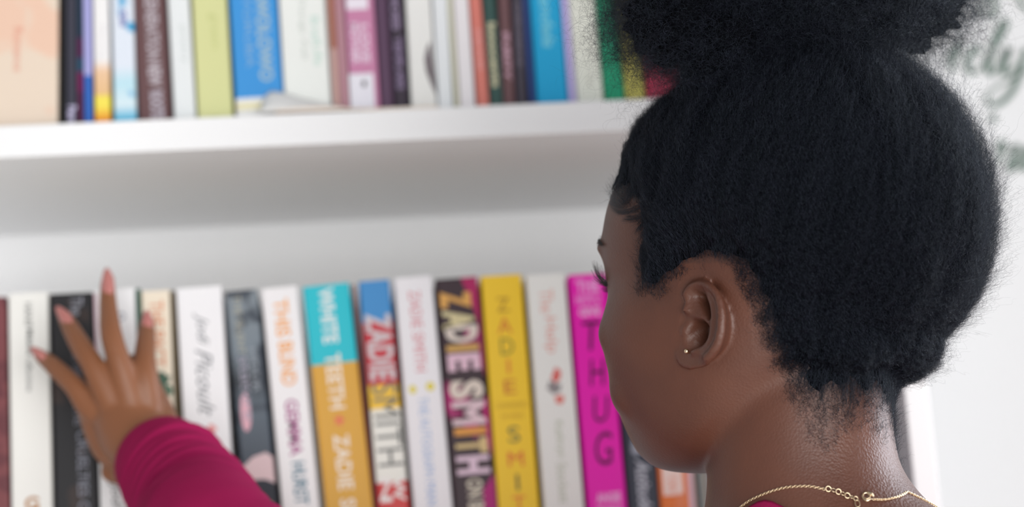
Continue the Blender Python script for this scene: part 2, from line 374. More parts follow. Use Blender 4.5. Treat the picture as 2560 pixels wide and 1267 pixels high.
lb('dark green paperback with cream edges beside the neck', 1694, 690, 1740, 1720, 1770, cov('darkgreen', (206, 200, 190)),
   [], [(rect(-.32, 10, .2, 700), (66, 80, 84))])
lb('pale grey paperback standing behind the head in the lower row', 1726, 690, 1776, 1800, 1846, cov('grey_hid', (190, 192, 196)))
lb('navy paperback standing behind the head in the lower row', 1802, 690, 1850, 1890, 1934, cov('navy_hid', (44, 52, 84)))

def ub(label, xt, xb, xt2, xb2, cover, texts=(), marks=(), yb=290, **k):
    return book(label, UG, xt, 0, xb, yb, xt2, xb2, cover, texts, upper=True, ys=k.pop('ys', .026), marks=marks, **k)
ub('broad beige volume with faint red lettering at the left end of the upper row', -64, -64, 149, 143, cov('beige', (232, 214, 196), noise_=[((236, 200, 178), 22, .56)]),
   [('Romance', 20, 118, 22, .02, (224, 150, 130)), ('E', 296, 60, 26, -.06, (70, 84, 66), {'upright': 0, 'bold': .02})], yb=300, height=.23, depth=.2)
ub('narrow black upright beside the broad beige volume', 151, 150, 163, 163, cov('black_b', (14, 14, 16)), yb=300, height=.215)  # narrow black block built like the spines next to it
ub('slate book with a lavender imprint at its foot', 164, 164, 190, 192, cov('slate_b', (60, 60, 74)), [('Penrose', 232, 74, 22, .1, (196, 190, 220), {'bold': .04})], yb=300)
ub('thin book marbled teal and plum', 191, 193, 205, 209, ramp_mat('cover_marbled', [(0, (84, 34, 72)), (.16, (112, 30, 84)), (.24, (40, 78, 104)), (.30, (84, 34, 78)), (.38, (30, 52, 72))]), yb=300)
ub('thin blue book with a lavender strip', 206, 210, 228, 232, ramp_mat('cover_blue_strip', [(0, (50, 104, 190)), (.225, (50, 104, 190)), (.226, (172, 172, 226))]), yb=300)
ub('slim book fading from white to yellow and orange', 231, 236, 272, 277,
   ramp_mat('cover_sunset', [(-.1, (238, 116, 44)), (.05, (246, 166, 52)), (.10, (250, 232, 92)), (.135, (246, 226, 90)), (.15, (232, 190, 140)), (.24, (238, 200, 164)), (.29, (243, 242, 243))]),
   [('Morning', 20, 90, 16, .0, (222, 220, 224))], yb=298)
ub('white book shading into bright blue at its foot', 278, 284, 333, 343,
   ramp_mat('cover_sky', [(-.1, (60, 172, 220)), (.05, (110, 196, 230)), (.10, (220, 238, 246)), (.19, (190, 228, 242)), (.26, (226, 234, 246))], noise_=[((40, 164, 216), 30, .62)]),
   [('OCEAN', -20, 46, 18, .02, (98, 106, 176), {'bold': .05})], [(rect(-.3, 296, .34, 306), (226, 226, 140))], yb=297)
ub('dark brown book with large silvery lettering', 335, 345, 411, 429, cov('brown', (104, 74, 76)),
   [('GENERATION', -60, 178, 34, .05, (190, 180, 188), {'bold': .03}), ('NEW', 126, 64, 34, .06, (190, 180, 188), {'bold': .05}), ('ROOTS', 202, 76, 34, .08, (186, 178, 190), {'bold': .05})], yb=290)
ub('pale grey white book with tiny grey lettering', 417, 436, 475, 489, cov('white_f', (234, 238, 240)), [('poetry', 30, 100, 18, .1, (206, 214, 212))], yb=292)
ub('pale lime green book in the upper row', 479, 494, 567, 583, cov('lime', (218, 220, 160)), [('green', 0, 96, 20, .05, (200, 206, 140)), ('leaf', 276, 22, 18, .0, (176, 196, 120))], yb=288)
ub('thick blue book with beige lettering above a white foot', 573, 590, 692, 712,
   ramp_mat('cover_blue_white', [(0, (244, 244, 242)), (.055, (240, 232, 190)), (.085, (242, 242, 242)), (.105, (62, 152, 224))]),
   [('AWOLOWO', -70, 260, 36, .18, (170, 196, 206), {'bold': .03}), ('YORUBA', -40, 190, 20, -.14, (140, 180, 216))], yb=290)
ub('white book with grey green and teal lettering', 695, 714, 813, 829, cov('white_g', (240, 243, 240)),
   [('Things Fall', -40, 172, 18, -.02, (196, 204, 198)), ('Brief', 20, 70, 22, .26, (190, 222, 212)), ('Life', 92, 60, 22, .28, (190, 222, 210))], yb=283)
ub('terracotta book with a pale pink strip', 817, 835, 835, 853, ramp_mat('cover_terracotta', [(0, (206, 166, 160)), (.295, (206, 166, 160)), (.2951, (178, 118, 102))]), yb=280)
ub('dusty pink book in the upper row', 836, 854, 857, 876, cov('dusty', (190, 142, 154)), yb=280)
ub('mauve book with a pale title block and a white label', 859, 878, 935, 951, cov('mauve', (204, 134, 172)),
   [('MOTHER', 40, 112, 22, -.22, (232, 206, 226), {'bold': .05}), ('LOVE', 44, 106, 22, .12, (232, 206, 226), {'bold': .05})],
   [(rect(-.5, 178, .33, 300), (238, 236, 246)), (blob(.0, 206, .07, 9), (40, 66, 60)), (rect(-.44, -30, .3, 4), (240, 232, 244))], yb=278)
ub('dark purple book in the upper row', 937, 953, 968, 986, cov('purple', (92, 66, 92), noise_=[((124, 98, 128), 20, .58)]), yb=276)
ub('charcoal book with lavender lettering', 969, 987, 1005, 1023, cov('charcoal', (58, 48, 62)), [('SHOES', -60, 124, 22, -.02, (140, 124, 152), {'bold': .05}), ('TEMPLARS', 82, 144, 22, .02, (132, 116, 146), {'bold': .05})], yb=276)
ub('white book with a dark crescent on its spine', 1010, 1031, 1080, 1091, cov('white_h', (240, 240, 238)), [],
   [([(.38, 98), (.22, 118), (.12, 146), (.16, 180), (.3, 212), (.5, 246), (.46, 200), (.42, 150)], (98, 84, 92))], yb=272)
ub('white book with a blue grey tint', 1082, 1094, 1117, 1136, cov('white_i', (236, 240, 244)), yb=272)
ub('thin beige book between two white ones', 1118, 1137, 1131, 1149, cov('beige_thin', (216, 214, 192)), yb=271)
ub('white book with a faint pink tint beside the coral one', 1132, 1150, 1171, 1190, cov('white_j', (240, 236, 240)), yb=270)
ub('coral red book in the upper row', 1173, 1193, 1203, 1225, cov('coral', (220, 128, 116)), [('FEAR', 70, 120, 12, .0, (230, 160, 156), {'bold': .05})], yb=267)
ub('dark green book with cream lettering', 1205, 1226, 1240, 1259, cov('green_b', (52, 84, 80)), [('Innocents', 54, 176, 20, .04, (214, 206, 172), {'bold': .04})], yb=265)
ub('maroon brown book with a pink title', 1242, 1261, 1277, 1287, cov('maroon_b', (110, 78, 82)), [('PURITY', 82, 132, 18, .0, (190, 152, 168), {'bold': .06})], yb=264)
ub('charcoal book with faint grey lettering', 1280, 1289, 1304, 1322, cov('charcoal_b', (66, 60, 72)), [('CHRONICLE', 0, 176, 14, .0, (112, 106, 122), {'bold': .03})], yb=262)
ub('thin navy book beside the bright cyan one', 1305, 1323, 1322, 1341, cov('navy_b', (40, 66, 124)), yb=261)
ub('bright cyan blue book with pale lettering', 1324, 1343, 1401, 1421, cov('cyan_b', (14, 164, 216)), [('Mandela', -60, 188, 34, .02, (112, 200, 226), {'shear': .3, 'bold': .03})], yb=259)
ub('thin lavender book in the upper row', 1402, 1423, 1420, 1441, cov('lavender', (196, 184, 236)), yb=255)
ub('cream grey book beside the emerald one', 1421, 1443, 1487, 1510, cov('cream_b', (230, 232, 222)), [('essays', 200, 40, 20, .0, (208, 208, 200))], yb=253)
ub('emerald green book behind the curls', 1488, 1513, 1538, 1562, cov('emerald', (20, 152, 112)), [('C', 118, 34, 36, .1, (60, 190, 150), {'bold': .03})], yb=250)
ub('olive yellow book behind the curls', 1540, 1565, 1592, 1613, cov('olive_b', (188, 180, 92)), yb=248)
ub('crimson book behind the curls', 1595, 1617, 1680, 1702, cov('crimson', (170, 44, 76)), yb=245)
ub('pale blue book hidden behind the hair', 1684, 1706, 1750, 1772, cov('hid_a', (160, 180, 200)), yb=242)
ub('grey book hidden behind the hair', 1754, 1776, 1824, 1846, cov('hid_b', (120, 120, 126)), yb=240)

# curled leaflet lying on the shelf in front of the books
def leaflet():
    papm = mat('leaflet_paper', (243, 242, 240), 0.6, 0.2); pm2 = mat('leaflet_inner', (250, 232, 214), 0.6, 0.2)
    t = empty('leaflet', at(860, 275, .012)); tag(t, 'curled white leaflet lying on the shelf edge before the blue and mauve books', 'leaflet')
    base = t.location.copy()
    x0 = at(650, 281, .01).x; x1 = at(1095, 268, .01).x
    def sheet(hfun, th, m, name, ya, yb_, xa, xb_):
        nx, ny = 40, 6; top = []
        for i in range(nx+1):
            for j in range(ny+1):
                s = i/nx; u = j/ny; top.append(Vector((xa+(xb_-xa)*s, ya+(yb_-ya)*u, ZT+.0004+hfun(s, u)))-base)
        bot = [v-Vector((0, 0, th)) for v in top]; F = []; k = len(top)
        for i in range(nx):
            for j in range(ny):
                a = i*(ny+1)+j; F.append((a, a+ny+1, a+ny+2, a+1)); F.append((k+a+1, k+a+ny+2, k+a+ny+1, k+a))
        for i in range(nx):
            a = i*(ny+1); F.append((a, k+a, k+a+ny+1, a+ny+1)); a += ny; F.append((a+ny+1, k+a+ny+1, k+a, a))
        for j in range(ny):
            F.append((j+1, k+j+1, k+j, j)); a = nx*(ny+1)+j; F.append((a, k+a, k+a+1, a+1))
        meshobj(name, top+bot, F, m, t, True)
    def h1(s, u):
        c = float(np.interp(s, [0, .03, .07, .13, .27, .41, .53, .62, .8, 1], [.010, .021, .0245, .0235, .0175, .0125, .0090, .0062, .0030, .0008]))
        return .0012+c*(.06+.94*u**.8)
    sheet(h1, .0006, papm, 'sheet', .001, .0235, x0, x1-.02)
    sheet(lambda s, u: .0006+.0035*math.exp(-((s-.2)/.3)**2)*(1-.4*u), .0005, pm2, 'inner_sheet', .0006, .023, x0+.012, x1)
leaflet()

# painted script lettering on the wall
YW = 0.2995
def lettering():
    m = mat('lettering_paint', (84, 102, 92), 0.6, 0.2)
    t = empty('wall_lettering', at(2500, 200, YW)); tag(t, 'grey green flowing script lettering painted on the white wall right of the bookcase', 'lettering')
    b = t.location.copy()
    S = [  # strokes: (x, y, width) in picture units on the wall plane
      [(2438, 40, 4), (2456, 14, 7), (2474, -14, 5), (2486, 0, 9), (2488, 26, 12), (2474, 42, 8), (2456, 34, 4)],
      [(2545, -20, 6), (2556, 10, 9), (2575, 30, 7)],
      [(2360, 150, 4), (2388, 118, 6), (2402, 96, 8), (2388, 140, 12), (2378, 166, 10), (2388, 178, 5)],
      [(2440, 132, 6), (2452, 128, 4), (2444, 116, 7), (2428, 130, 13), (2418, 158, 14), (2424, 180, 10), (2442, 178, 5), (2466, 150, 4)],
      [(2462, 150, 4), (2492, 112, 5), (2512, 76, 8), (2518, 56, 8), (2506, 54, 8), (2492, 86, 12), (2476, 138, 15), (2470, 172, 14), (2480, 186, 8), (2496, 168, 4)],
      [(2496, 168, 4), (2514, 132, 12), (2522, 124, 14), (2512, 156, 14), (2508, 178, 13), (2520, 184, 7), (2544, 160, 4)],
      [(2566, 120, 12), (2556, 160, 14), (2544, 200, 14), (2526, 234, 14), (2500, 258, 12), (2476, 262, 8), (2466, 248, 5), (2480, 226, 4), (2520, 200, 4), (2570, 176, 4)],
      [(2474, 296, 6), (2486, 290, 9), (2484, 306, 6)],
      [(2490, 372, 4), (2504, 356, 10), (2510, 368, 12), (2498, 392, 9), (2492, 412, 5)],
      [(2530, 376, 6), (2542, 364, 13), (2534, 392, 15), (2524, 418, 13), (2532, 426, 6), (2552, 400, 4), (2566, 370, 9), (2570, 380, 14), (2556, 418, 12), (2580, 424, 5)],
    ]
    for st in S:
        P = catmull(st, 6); V = []; F = []
        for i, p in enumerate(P):
            q = P[min(i+1, len(P)-1)]; o = P[max(i-1, 0)]; d = np.array([q[0]-o[0], q[1]-o[1]]); d = d/(np.linalg.norm(d)+1e-9)
            # broad-nib pen
            w = p[2]*.5+1.0; nx, ny = -d[1], d[0]
            for s in (-1, 1):
                V.append(at(p[0]+nx*s*w, p[1]+ny*s*w, YW-.0006)-b)
        k = len(V); V += [v+Vector((0, .0005, 0)) for v in V]
        for i in range(len(P)-1):
            a = 2*i; F.append((a, a+1, a+3, a+2)); F.append((k+a, k+a+2, k+a+3, k+a+1)); F.append((a, a+2, k+a+2, k+a)); F.append((a+1, k+a+1, k+a+3, a+3))
        F.append((0, k, k+1, 1)); F.append((k-2, k-1, 2*k-1, 2*k-2))
        meshobj('letter', V, F, m, t)
lettering()

# ------------------------------------------------------------------ the person
def H(deg): return R(deg)
SK = (132, 86, 68)
def skin_material():
    m = bpy.data.materials.new('skin'); m.use_nodes = True; nt = m.node_tree; b = nt.nodes['Principled BSDF']
    tc = nt.nodes.new('ShaderNodeTexCoord'); L = nt.links
    n = nt.nodes.new('ShaderNodeTexNoise'); n.inputs['Scale'].default_value = 26; n.inputs['Detail'].default_value = 5
    L.new(tc.outputs['Object'], n.inputs['Vector'])
    mx = nt.nodes.new('ShaderNodeMix'); mx.data_type = 'RGBA'
    mx.inputs['A'].default_value = (*s2l((80, 48, 39)), 1); mx.inputs['B'].default_value = (*s2l((108, 66, 49)), 1)
    L.new(n.outputs['Fac'], mx.inputs['Factor'])
    # the hand is a warmer brown than the face: measured from the wrist outwards
    at_ = nt.nodes.new('ShaderNodeAttribute'); at_.attribute_name = 'tone'
    m2 = nt.nodes.new('ShaderNodeMix'); m2.data_type = 'RGBA'; m2.inputs['B'].default_value = (*s2l((138, 88, 58)), 1)
    L.new(at_.outputs['Fac'], m2.inputs['Factor']); L.new(mx.outputs['Result'], m2.inputs['A'])
    # dark hair tone on the scalp (short stubble and roots)
    at2 = nt.nodes.new('ShaderNodeAttribute'); at2.attribute_name = 'scalp'
    n3 = nt.nodes.new('ShaderNodeTexNoise'); n3.inputs['Scale'].default_value = 380; n3.inputs['Detail'].default_value = 2
    L.new(tc.outputs['Object'], n3.inputs['Vector'])
    mm = nt.nodes.new('ShaderNodeMath'); mm.operation = 'MULTIPLY_ADD'; mm.inputs[1].default_value = 1.0; 
    mr = nt.nodes.new('ShaderNodeMapRange'); mr.inputs['From Min'].default_value = .3; mr.inputs['From Max'].default_value = .7; mr.inputs['To Min'].default_value = .45; mr.inputs['To Max'].default_value = 1.0
    L.new(n3.outputs['Fac'], mr.inputs['Value'])
    mu = nt.nodes.new('ShaderNodeMath'); mu.operation = 'MULTIPLY'; L.new(at2.outputs['Fac'], mu.inputs[0]); L.new(mr.outputs[0], mu.inputs[1])
    nt.nodes.remove(mm)
    m3 = nt.nodes.new('ShaderNodeMix'); m3.data_type = 'RGBA'; m3.inputs['B'].default_value = (*s2l((34, 28, 30)), 1)
    L.new(mu.outputs[0], m3.inputs['Factor']); L.new(m2.outputs['Result'], m3.inputs['A'])
    L.new(m3.outputs['Result'], b.inputs['Base Color'])
    b.inputs['Roughness'].default_value = 0.46; b.inputs['Specular IOR Level'].default_value = 0.5
    b.inputs['Subsurface Weight'].default_value = 0.12; b.inputs['Subsurface Radius'].default_value = (1, .35, .2); b.inputs['Subsurface Scale'].default_value = .004
    n2 = nt.nodes.new('ShaderNodeTexVoronoi'); n2.inputs['Scale'].default_value = 640
    L.new(tc.outputs['Object'], n2.inputs['Vector'])
    n4 = nt.nodes.new('ShaderNodeTexNoise'); n4.inputs['Scale'].default_value = 900; L.new(tc.outputs['Object'], n4.inputs['Vector'])
    ad = nt.nodes.new('ShaderNodeMath'); ad.operation = 'ADD'; L.new(n2.outputs['Distance'], ad.inputs[0]); L.new(n4.outputs['Fac'], ad.inputs[1])
    bp = nt.nodes.new('ShaderNodeBump'); bp.inputs['Strength'].default_value = .3; bp.inputs['Distance'].default_value = .00035
    pa = nt.nodes.new('ShaderNodeAttribute'); pa.attribute_name = 'pore'
    ma = nt.nodes.new('ShaderNodeMath'); ma.operation = 'MULTIPLY_ADD'; ma.inputs[1].default_value = 1.7; ma.inputs[2].default_value = .8; L.new(pa.outputs['Fac'], ma.inputs[0])
    mb = nt.nodes.new('ShaderNodeMath'); mb.operation = 'MULTIPLY'; L.new(ad.outputs[0], mb.inputs[0]); L.new(ma.outputs[0], mb.inputs[1])
    L.new(mb.outputs[0], bp.inputs['Height']); L.new(bp.outputs['Normal'], b.inputs['Normal'])
    return m
skin = skin_material()
MM = 0.001
# head frame: f forward, l left, u up (millimetres), origin between the ear canals
THETA = R(44.0); DOWN = R(-9.0)
Ff = Vector((-math.cos(THETA), math.sin(THETA), 0)); Lf = Vector((0, 0, 1)).cross(Ff)
Fh = (Ff*math.cos(DOWN)-Vector((0, 0, 1))*math.sin(DOWN)); Uh = Fh.cross(Lf)
EAR = at(1778, 800, -0.425)
HO = EAR - Lf*(0.070) + Fh*0.012
def hw(f, l, u): return HO + Fh*(f*MM) + Lf*(l*MM) + Uh*(u*MM)
HM = np.array([Fh, Lf, Uh])
def to_head(co): return (np.asarray(co)-np.array(HO)) @ HM.T * 1000.0

SL = [ # u, front, back, half width, widest at, front squareness, back squareness
 (129, -8, -16, 4, -12, 2, 2), (127, 16, -36, 22, -12, 2, 2), (121, 44, -58, 42, -12, 2, 2), (110, 68, -75, 58, -12, 2.1, 2), (95, 85, -87, 67, -12, 2.35, 2),
 (78, 94.5, -94, 71.5, -12, 2.6, 2), (60, 97.5, -96, 73, -12, 2.75, 2), (44, 97.5, -95, 72.5, -12, 2.8, 2), (32, 94, -93, 71.5, -10, 2.8, 2),
 (24, 90, -91, 70.5, -8, 2.75, 2), (14, 91, -88, 70, -6, 2.85, 2), (3, 92.5, -84, 69.5, -4, 3.05, 2), (-8, 92, -78, 68.5, 0, 3.1, 2), (-20, 91, -68, 66, 4, 2.9, 2.1),
 (-32, 90, -54, 63, 6, 2.6, 2.2), (-46, 89, -40, 59, 8, 2.3, 2.2), (-57, 87, -28, 54, 10, 2.15, 2.2), (-66, 84, -14, 48, 14, 2.0, 2.1),
 (-74, 80, -2, 40, 20, 1.95, 2.1), (-80, 74, 12, 31, 28, 2.0, 2.1), (-84, 67, 24, 22, 38, 2, 2), (-86, 57, 38, 9, 48, 2, 2)]
def headslices():
    P = catmull([s for s in SL], 5); rings = []
    for s in P:
        u, xf, xb, w, xm, pf, pb = s; ring = []
        for j in range(140):
            t = 2*math.pi*j/140; c, sn = math.cos(t), math.sin(t)
            if c >= 0: f = xm+(xf-xm)*abs(c)**(2/pf); l = w*math.copysign(abs(sn)**(2/pf), sn)
            else: f = xm-(xm-xb)*abs(c)**(2/pb); l = w*math.copysign(abs(sn)**(2/pb), sn)
            # the hollow under each ear
            l -= math.copysign(25.0*math.exp(-((f+8)/6.5)**2-((u+5.5)/9.0)**2)+15.0*math.exp(-((f+9)/6.0)**2-((u-10)/7.5)**2), l) if abs(l) > 40 else 0
            ring.append(hw(f, l, u))
        rings.append(ring)
    return loft(rings)
def ell(f, l, u, a, b, c, yaw=0, pit=0, roll=0):
    rot = Matrix.Rotation(R(yaw), 3, 'Z') @ Matrix.Rotation(R(pit), 3, 'Y') @ Matrix.Rotation(R(roll), 3, 'X')
    V, F = ellipsoid((0, 0, 0), (a, b, c), rot=rot)
    return [hw(f+v.x, l+v.y, u+v.z) for v in V], F
def htube(P, r, **k): return tube([hw(*p) for p in P], [x*MM for x in r], **k)

U = Union()
U.add(headslices())
# face: nose, brows, lids, lips, chin
U.add(htube([(90, 0, 34), (95, 0, 22), (102, 0, 8), (106, 0, -3)], [6, 6, 7.5, 8.5]))
for s in (1, -1):
    U.add(ell(98, 10*s, -8, 8, 6.5, 6.5)); U.add(ell(83.5, 32*s, 47, 9, 18, 6.0, yaw=-16*s, roll=-8*s))
    U.add(ell(75.5, 32*s, 27, 13.4, 15, 12.4)); U.add(ell(72, 39*s, -6, 12, 17, 15, yaw=-20*s)); U.add(ell(62, 36*s, -36, 18, 16, 22, yaw=-12*s))
U.add(ell(93, 0, -29, 8, 21, 5.2)); U.add(ell(91, 0, -38, 8.5, 18, 6)); U.add(ell(76, 0, -68, 9, 15, 11)); U.add(ell(88, 0, -20, 7, 14, 9))
# ears as shaped plates
EO = [(-2, 20), (1, 26), (-2, 31), (-8, 34), (-15, 34), (-22, 30), (-27.5, 23), (-30.5, 13), (-31, 2), (-29, -7), (-25, -14), (-20, -19), (-13, -22), (-6, -23), (0, -21), (3, -16), (2, -10), (0, -4), (1, 3), (0, 9), (-2, 14)]
def build_ear(side):
    OL = catmull(EO+[EO[0]], 4)[:-1]; OL = np.array([o[:2] for o in OL]); cen = np.array([-12.5, 3.0]); n = len(OL)
    conc = np.array([(-7, 6.5), (-13, 7.5), (-17, 4), (-17, -1), (-13.5, -6), (-7, -10), (-5, -6), (-5.5, 1)])
    tri = np.array([(-7, 25), (-13, 24.5), (-16, 18), (-18.5, 12), (-17.5, 10.5), (-13, 15), (-9, 20)])
    antih = np.array(catmull([(-15, 26), (-19.5, 20), (-21.5, 11), (-22, 2), (-20.5, -5), (-16, -10.5), (-10, -12)], 6))
    hel = np.array(catmull([(-3, 14), (-1, 22), (-4, 29), (-11, 32), (-19, 30), (-25.5, 22.5), (-28.3, 12.5), (-28.6, 2), (-26, -7.5), (-21, -14.5)], 6))
    crus = np.array(catmull([(-3, 14), (-6, 13), (-11, 10.5), (-16, 9)], 5))
    def dpl(p, L): return min(np.hypot(*(p-q)) for q in L)
    def dpoly(p, P):
        ins = False; d = 1e9
        for i in range(len(P)):
            a, b = P[i], P[(i+1) % len(P)]
            if (a[1] > p[1]) != (b[1] > p[1]) and p[0] < (b[0]-a[0])*(p[1]-a[1])/(b[1]-a[1])+a[0]: ins = not ins
            ab = b-a; t = max(0, min(1, (p-a)@ab/(ab@ab))); d = min(d, np.hypot(*(p-a-ab*t)))
        return -d if ins else d
    def height(p):
        back = (-p[0]-0)/31.0
        h = 6.5+4.5*max(0, min(1, back))            # stands off further towards its rear edge
        h += 4.4*math.exp(-(dpl(p, hel)/2.9)**2) + 2.0*math.exp(-(dpl(p, antih)/2.4)**2)
        h -= 1.0*math.exp(-(dpl(p, np.array(catmull([(-22, 26), (-25, 12), (-25, 1), (-22, -8)], 5)))/1.2)**2)
        h += 2.0*math.exp(-((p[0]+1.5)**2+(p[1]-1)**2)/14.0) + 1.6*math.exp(-((p[0]+12)**2+(p[1]+9.5)**2)/10.0)
        dc = dpoly(p, conc); h -= 25.0/(1+math.exp(dc/.65))
        dt = dpoly(p, tri); h -= 15/(1+math.exp(dt/.5))
        h += 1.2*math.exp(-(dpl(p, crus)/1.5)**2)
        return h
    V = []; F = []; rs = [0.02]+[i/26 for i in range(1, 27)]
    def w(p, h):
        # plate turned so that its rear edge flares; local x forward, y up
        fl = R(14); f, u = (p[0]+2)*1.2-2, (p[1]-5.5)*.88-1.5
        ft, ut = f*math.cos(R(6))-u*math.sin(R(6)), u*math.cos(R(6))+f*math.sin(R(6))
        return hw(ft*math.cos(fl)+h*math.sin(fl)+6.0, side*(61.5+h*math.cos(fl)-ft*math.sin(fl)*.55), ut)
    for r in rs:
        for j in range(n):
            p = cen+(OL[j]-cen)*r; V.append(w(p, height(p)))
    k1 = len(V)
    for r, hh, in ((1.015, .55), (1.0, .15), (.9, -.1)):      # rounded rim, then the back
        for j in range(n):
            p = cen+(OL[j]-cen)*r; h = height(cen+(OL[j]-cen)); V.append(w(p, h-3.4*(1-hh)))
    for j in range(n):
        p = cen+(OL[j]-cen)*.55; V.append(w(p, -6))
    m = len(V)//n
    for i in range(m-1):
        for j in range(n):
            a, b = i*n+j, i*n+(j+1) % n; F.append((a, b, b+n, a+n))
    F.append(tuple(range(n))[::-1]); F.append(tuple(range((m-1)*n, m*n)))
    if side < 0: F = [f[::-1] for f in F]
    return V, F
for s in (1, -1): U.add(build_ear(s))

# neck, shoulders, trunk (world frame, z levels in pixels of the photograph turned into metres)
VD = Vector(ray(2000, 1150)); VD.z = 0; VD.normalize(); VR = VD.cross(Vector((0, 0, 1)))     # away from / right of the viewer
NC = hw(-22, 0, -40)
def nk(px, py): return at(px, py, NC.y)
def ring_e(c, rx, ry, ax, ay, n=56, p=2.0):
    out = []
    for j in range(n):
        t = 2*math.pi*j/n; cc, ss = math.cos(t), math.sin(t)
        out.append(c+ax*(rx*math.copysign(abs(cc)**(2/p), cc))+ay*(ry*math.copysign(abs(ss)**(2/p), ss)))
    return out
NK = [(900, 1850, 2190, .050), (960, 1800, 2224, .052), (1040, 1778, 2226, .052), (1110, 1772, 2230, .052), (1170, 1770, 2240, .053), (1215, 1768, 2262, .055), (1267, 1762, 2302, .059)]
rings = []
for y, xl, xr, d in NK:
    a, b = nk(xl, y), nk(xr, y); c = (a+b)/2; c = Vector((c.x, c.y, c.z)); hwid = (b-a).length/2
    rings.append(ring_e(c, hwid, d, VR, VD))
NRINGS = list(rings); zb = rings[-1][0].z; nb = sum((v for v in rings[-1]), Vector())/56
Tx = Vector((math.cos(R(18)), -math.sin(R(18)), 0)); Ty = Vector((-Tx.y, Tx.x, 0))    # trunk: her right, her front
for dz, wx, wy, fw in ((.012, .076, .066, .002), (.024, .098, .070, .004), (.040, .132, .076, .006), (.062, .158, .084, .010), (.10, .165, .096, .014), (.16, .155, .102, .016), (.26, .132, .100, .015), (.36, .125, .095, .01), (.44, .145, .105, .005), (.50, .15, .11, 0)):
    c = nb+Ty*fw; c = Vector((c.x, c.y, zb-dz)); rings.append(ring_e(c, wx, wy, Tx, Ty, p=2.2))
U.add(loft(rings[::-1]))
SHL = Vector((nb.x, nb.y, zb-.075))-Tx*.150+Ty*.012; SHR = Vector((nb.x, nb.y, zb-.075))+Tx*.150+Ty*.012
# left arm to the hand on the books
WR = at(392, 1138, -0.066)
ELB = Vector((0.055, -0.235, 1.215))
U.add(tube([SHL, SHL.lerp(ELB, .5), ELB], [.044, .040, .034])); U.add(tube([ELB, ELB.lerp(WR, .35), ELB.lerp(WR, .8), WR], [.034, .034, .026, .0245]))
# right arm hanging
ELR = SHR+Vector((.03, -.01, -.27)); WRR = ELR+Vector((-.01, .06, -.21))
U.add(tube([SHR, SHR.lerp(ELR, .5), ELR], [.044, .040, .034])); U.add(tube([ELR, ELR.lerp(WRR, .35), WRR], [.034, .034, .023]))
U.add(tube([WRR, WRR+Vector((-.002, .01, -.05)), WRR+Vector((-.002, .015, -.085))], [.022, .030, .024], up=(1, 0, 0), flat=.5))
for i, (dx, ln) in enumerate(((-.022, .052), (-.008, .062), (.006, .066), (.02, .06))):
    p0 = WRR+Vector((0, .012+dx*.9, -.082)); U.add(tube([p0, p0+Vector((-.004, .004, -ln*.5)), p0+Vector((-.014, .006, -ln*.95))], [.0085, .0078, .006]))
p0 = WRR+Vector((-.01, .02, -.03)); U.add(tube([p0, p0+Vector((-.012, .022, -.028)), p0+Vector((-.02, .03, -.058))], [.012, .0095, .0075]))
# left hand: (px, py, depth, radius mm) per joint
def hp(px, py, y): return at(px, py, y)
FING = {
 'little': [(262, 1040, -.050, 11.5), (222, 1010, -.048, 10.2), (186, 965, -.046, 7.9), (146, 927, -.036, 7.2), (122, 905, -.028, 6.4), (98, 887, -.020, 5.0)],
 'ring':   [(300, 1040, -.056, 12), (262, 968, -.058, 10.8), (232, 912, -.058, 8.6), (204, 868, -.050, 8.0), (180, 826, -.038, 7.0), (162, 792, -.026, 5.6)],
 'middle': [(335, 1035, -.058, 12), (310, 945, -.062, 10.6), (294, 892, -.064, 8.6), (278, 835, -.060, 8.2), (271, 772, -.046, 7.0), (269, 716, -.034, 5.8), (270, 692, -.030, 4.6)],
 'index':  [(372, 1040, -.054, 12), (364, 960, -.058, 10.6), (362, 912, -.056, 8.6), (363, 870, -.046, 7.8), (366, 832, -.034, 7.0), (369, 804, -.026, 5.6)]}
for k, J in FING.items():
    J2 = J[:]
    U.add(tube([hp(a, b, c) for a, b, c, r in J2], [r*MM for *_, r in J2], n=22, k=5))
U.add(tube([hp(392, 1138, -.066), hp(345, 1092, -.056), hp(318, 1030, -.046), hp(305, 985, -.046)], [.0235, .0225, .0215, .016], up=CR-CU*.4, flat=1.2))
U.add(tube([hp(352, 1100, -.055), hp(300, 1120, -.044), hp(262, 1075, -.040), hp(225, 1020, -.040)], [.017, .0175, .0155, .010]))     # outer edge of the palm
U.add(tube([hp(345, 1175, -.050), hp(305, 1180, -.036), hp(280, 1178, -.034)], [.015, .0105, .0085]))                              # heel of the hand
U.add(tube([hp(400, 1100, -.055), hp(385, 1045, -.040), hp(372, 985, -.030), hp(352, 940, -.020), hp(336, 905, -.014)], [.017, .0165, .012, .009, .007]))   # thumb under the palm

body = remeshed('body', U, 0.00125, skin)
me = body.data
co = nco(me); hc = to_head(co)
isear = (np.abs(hc[:, 1]) > 57) & (hc[:, 0] > -34) & (hc[:, 0] < 16) & (hc[:, 2] > -30) & (hc[:, 2] < 42)
ishead = (hc[:, 2] > -110) & (np.abs(hc[:, 0]) < 130) & (np.abs(hc[:, 1]) < 90)
far = co[:, 0] < 0.0
w = np.where(isear, .22, 1.0); w[far] = .35
co = smooth_mesh(me, 14, w, .5); hc = to_head(co)
w2 = np.where(isear, 0.0, np.where(far, .12, 1.0)); co = smooth_mesh(me, 60, w2, .5)
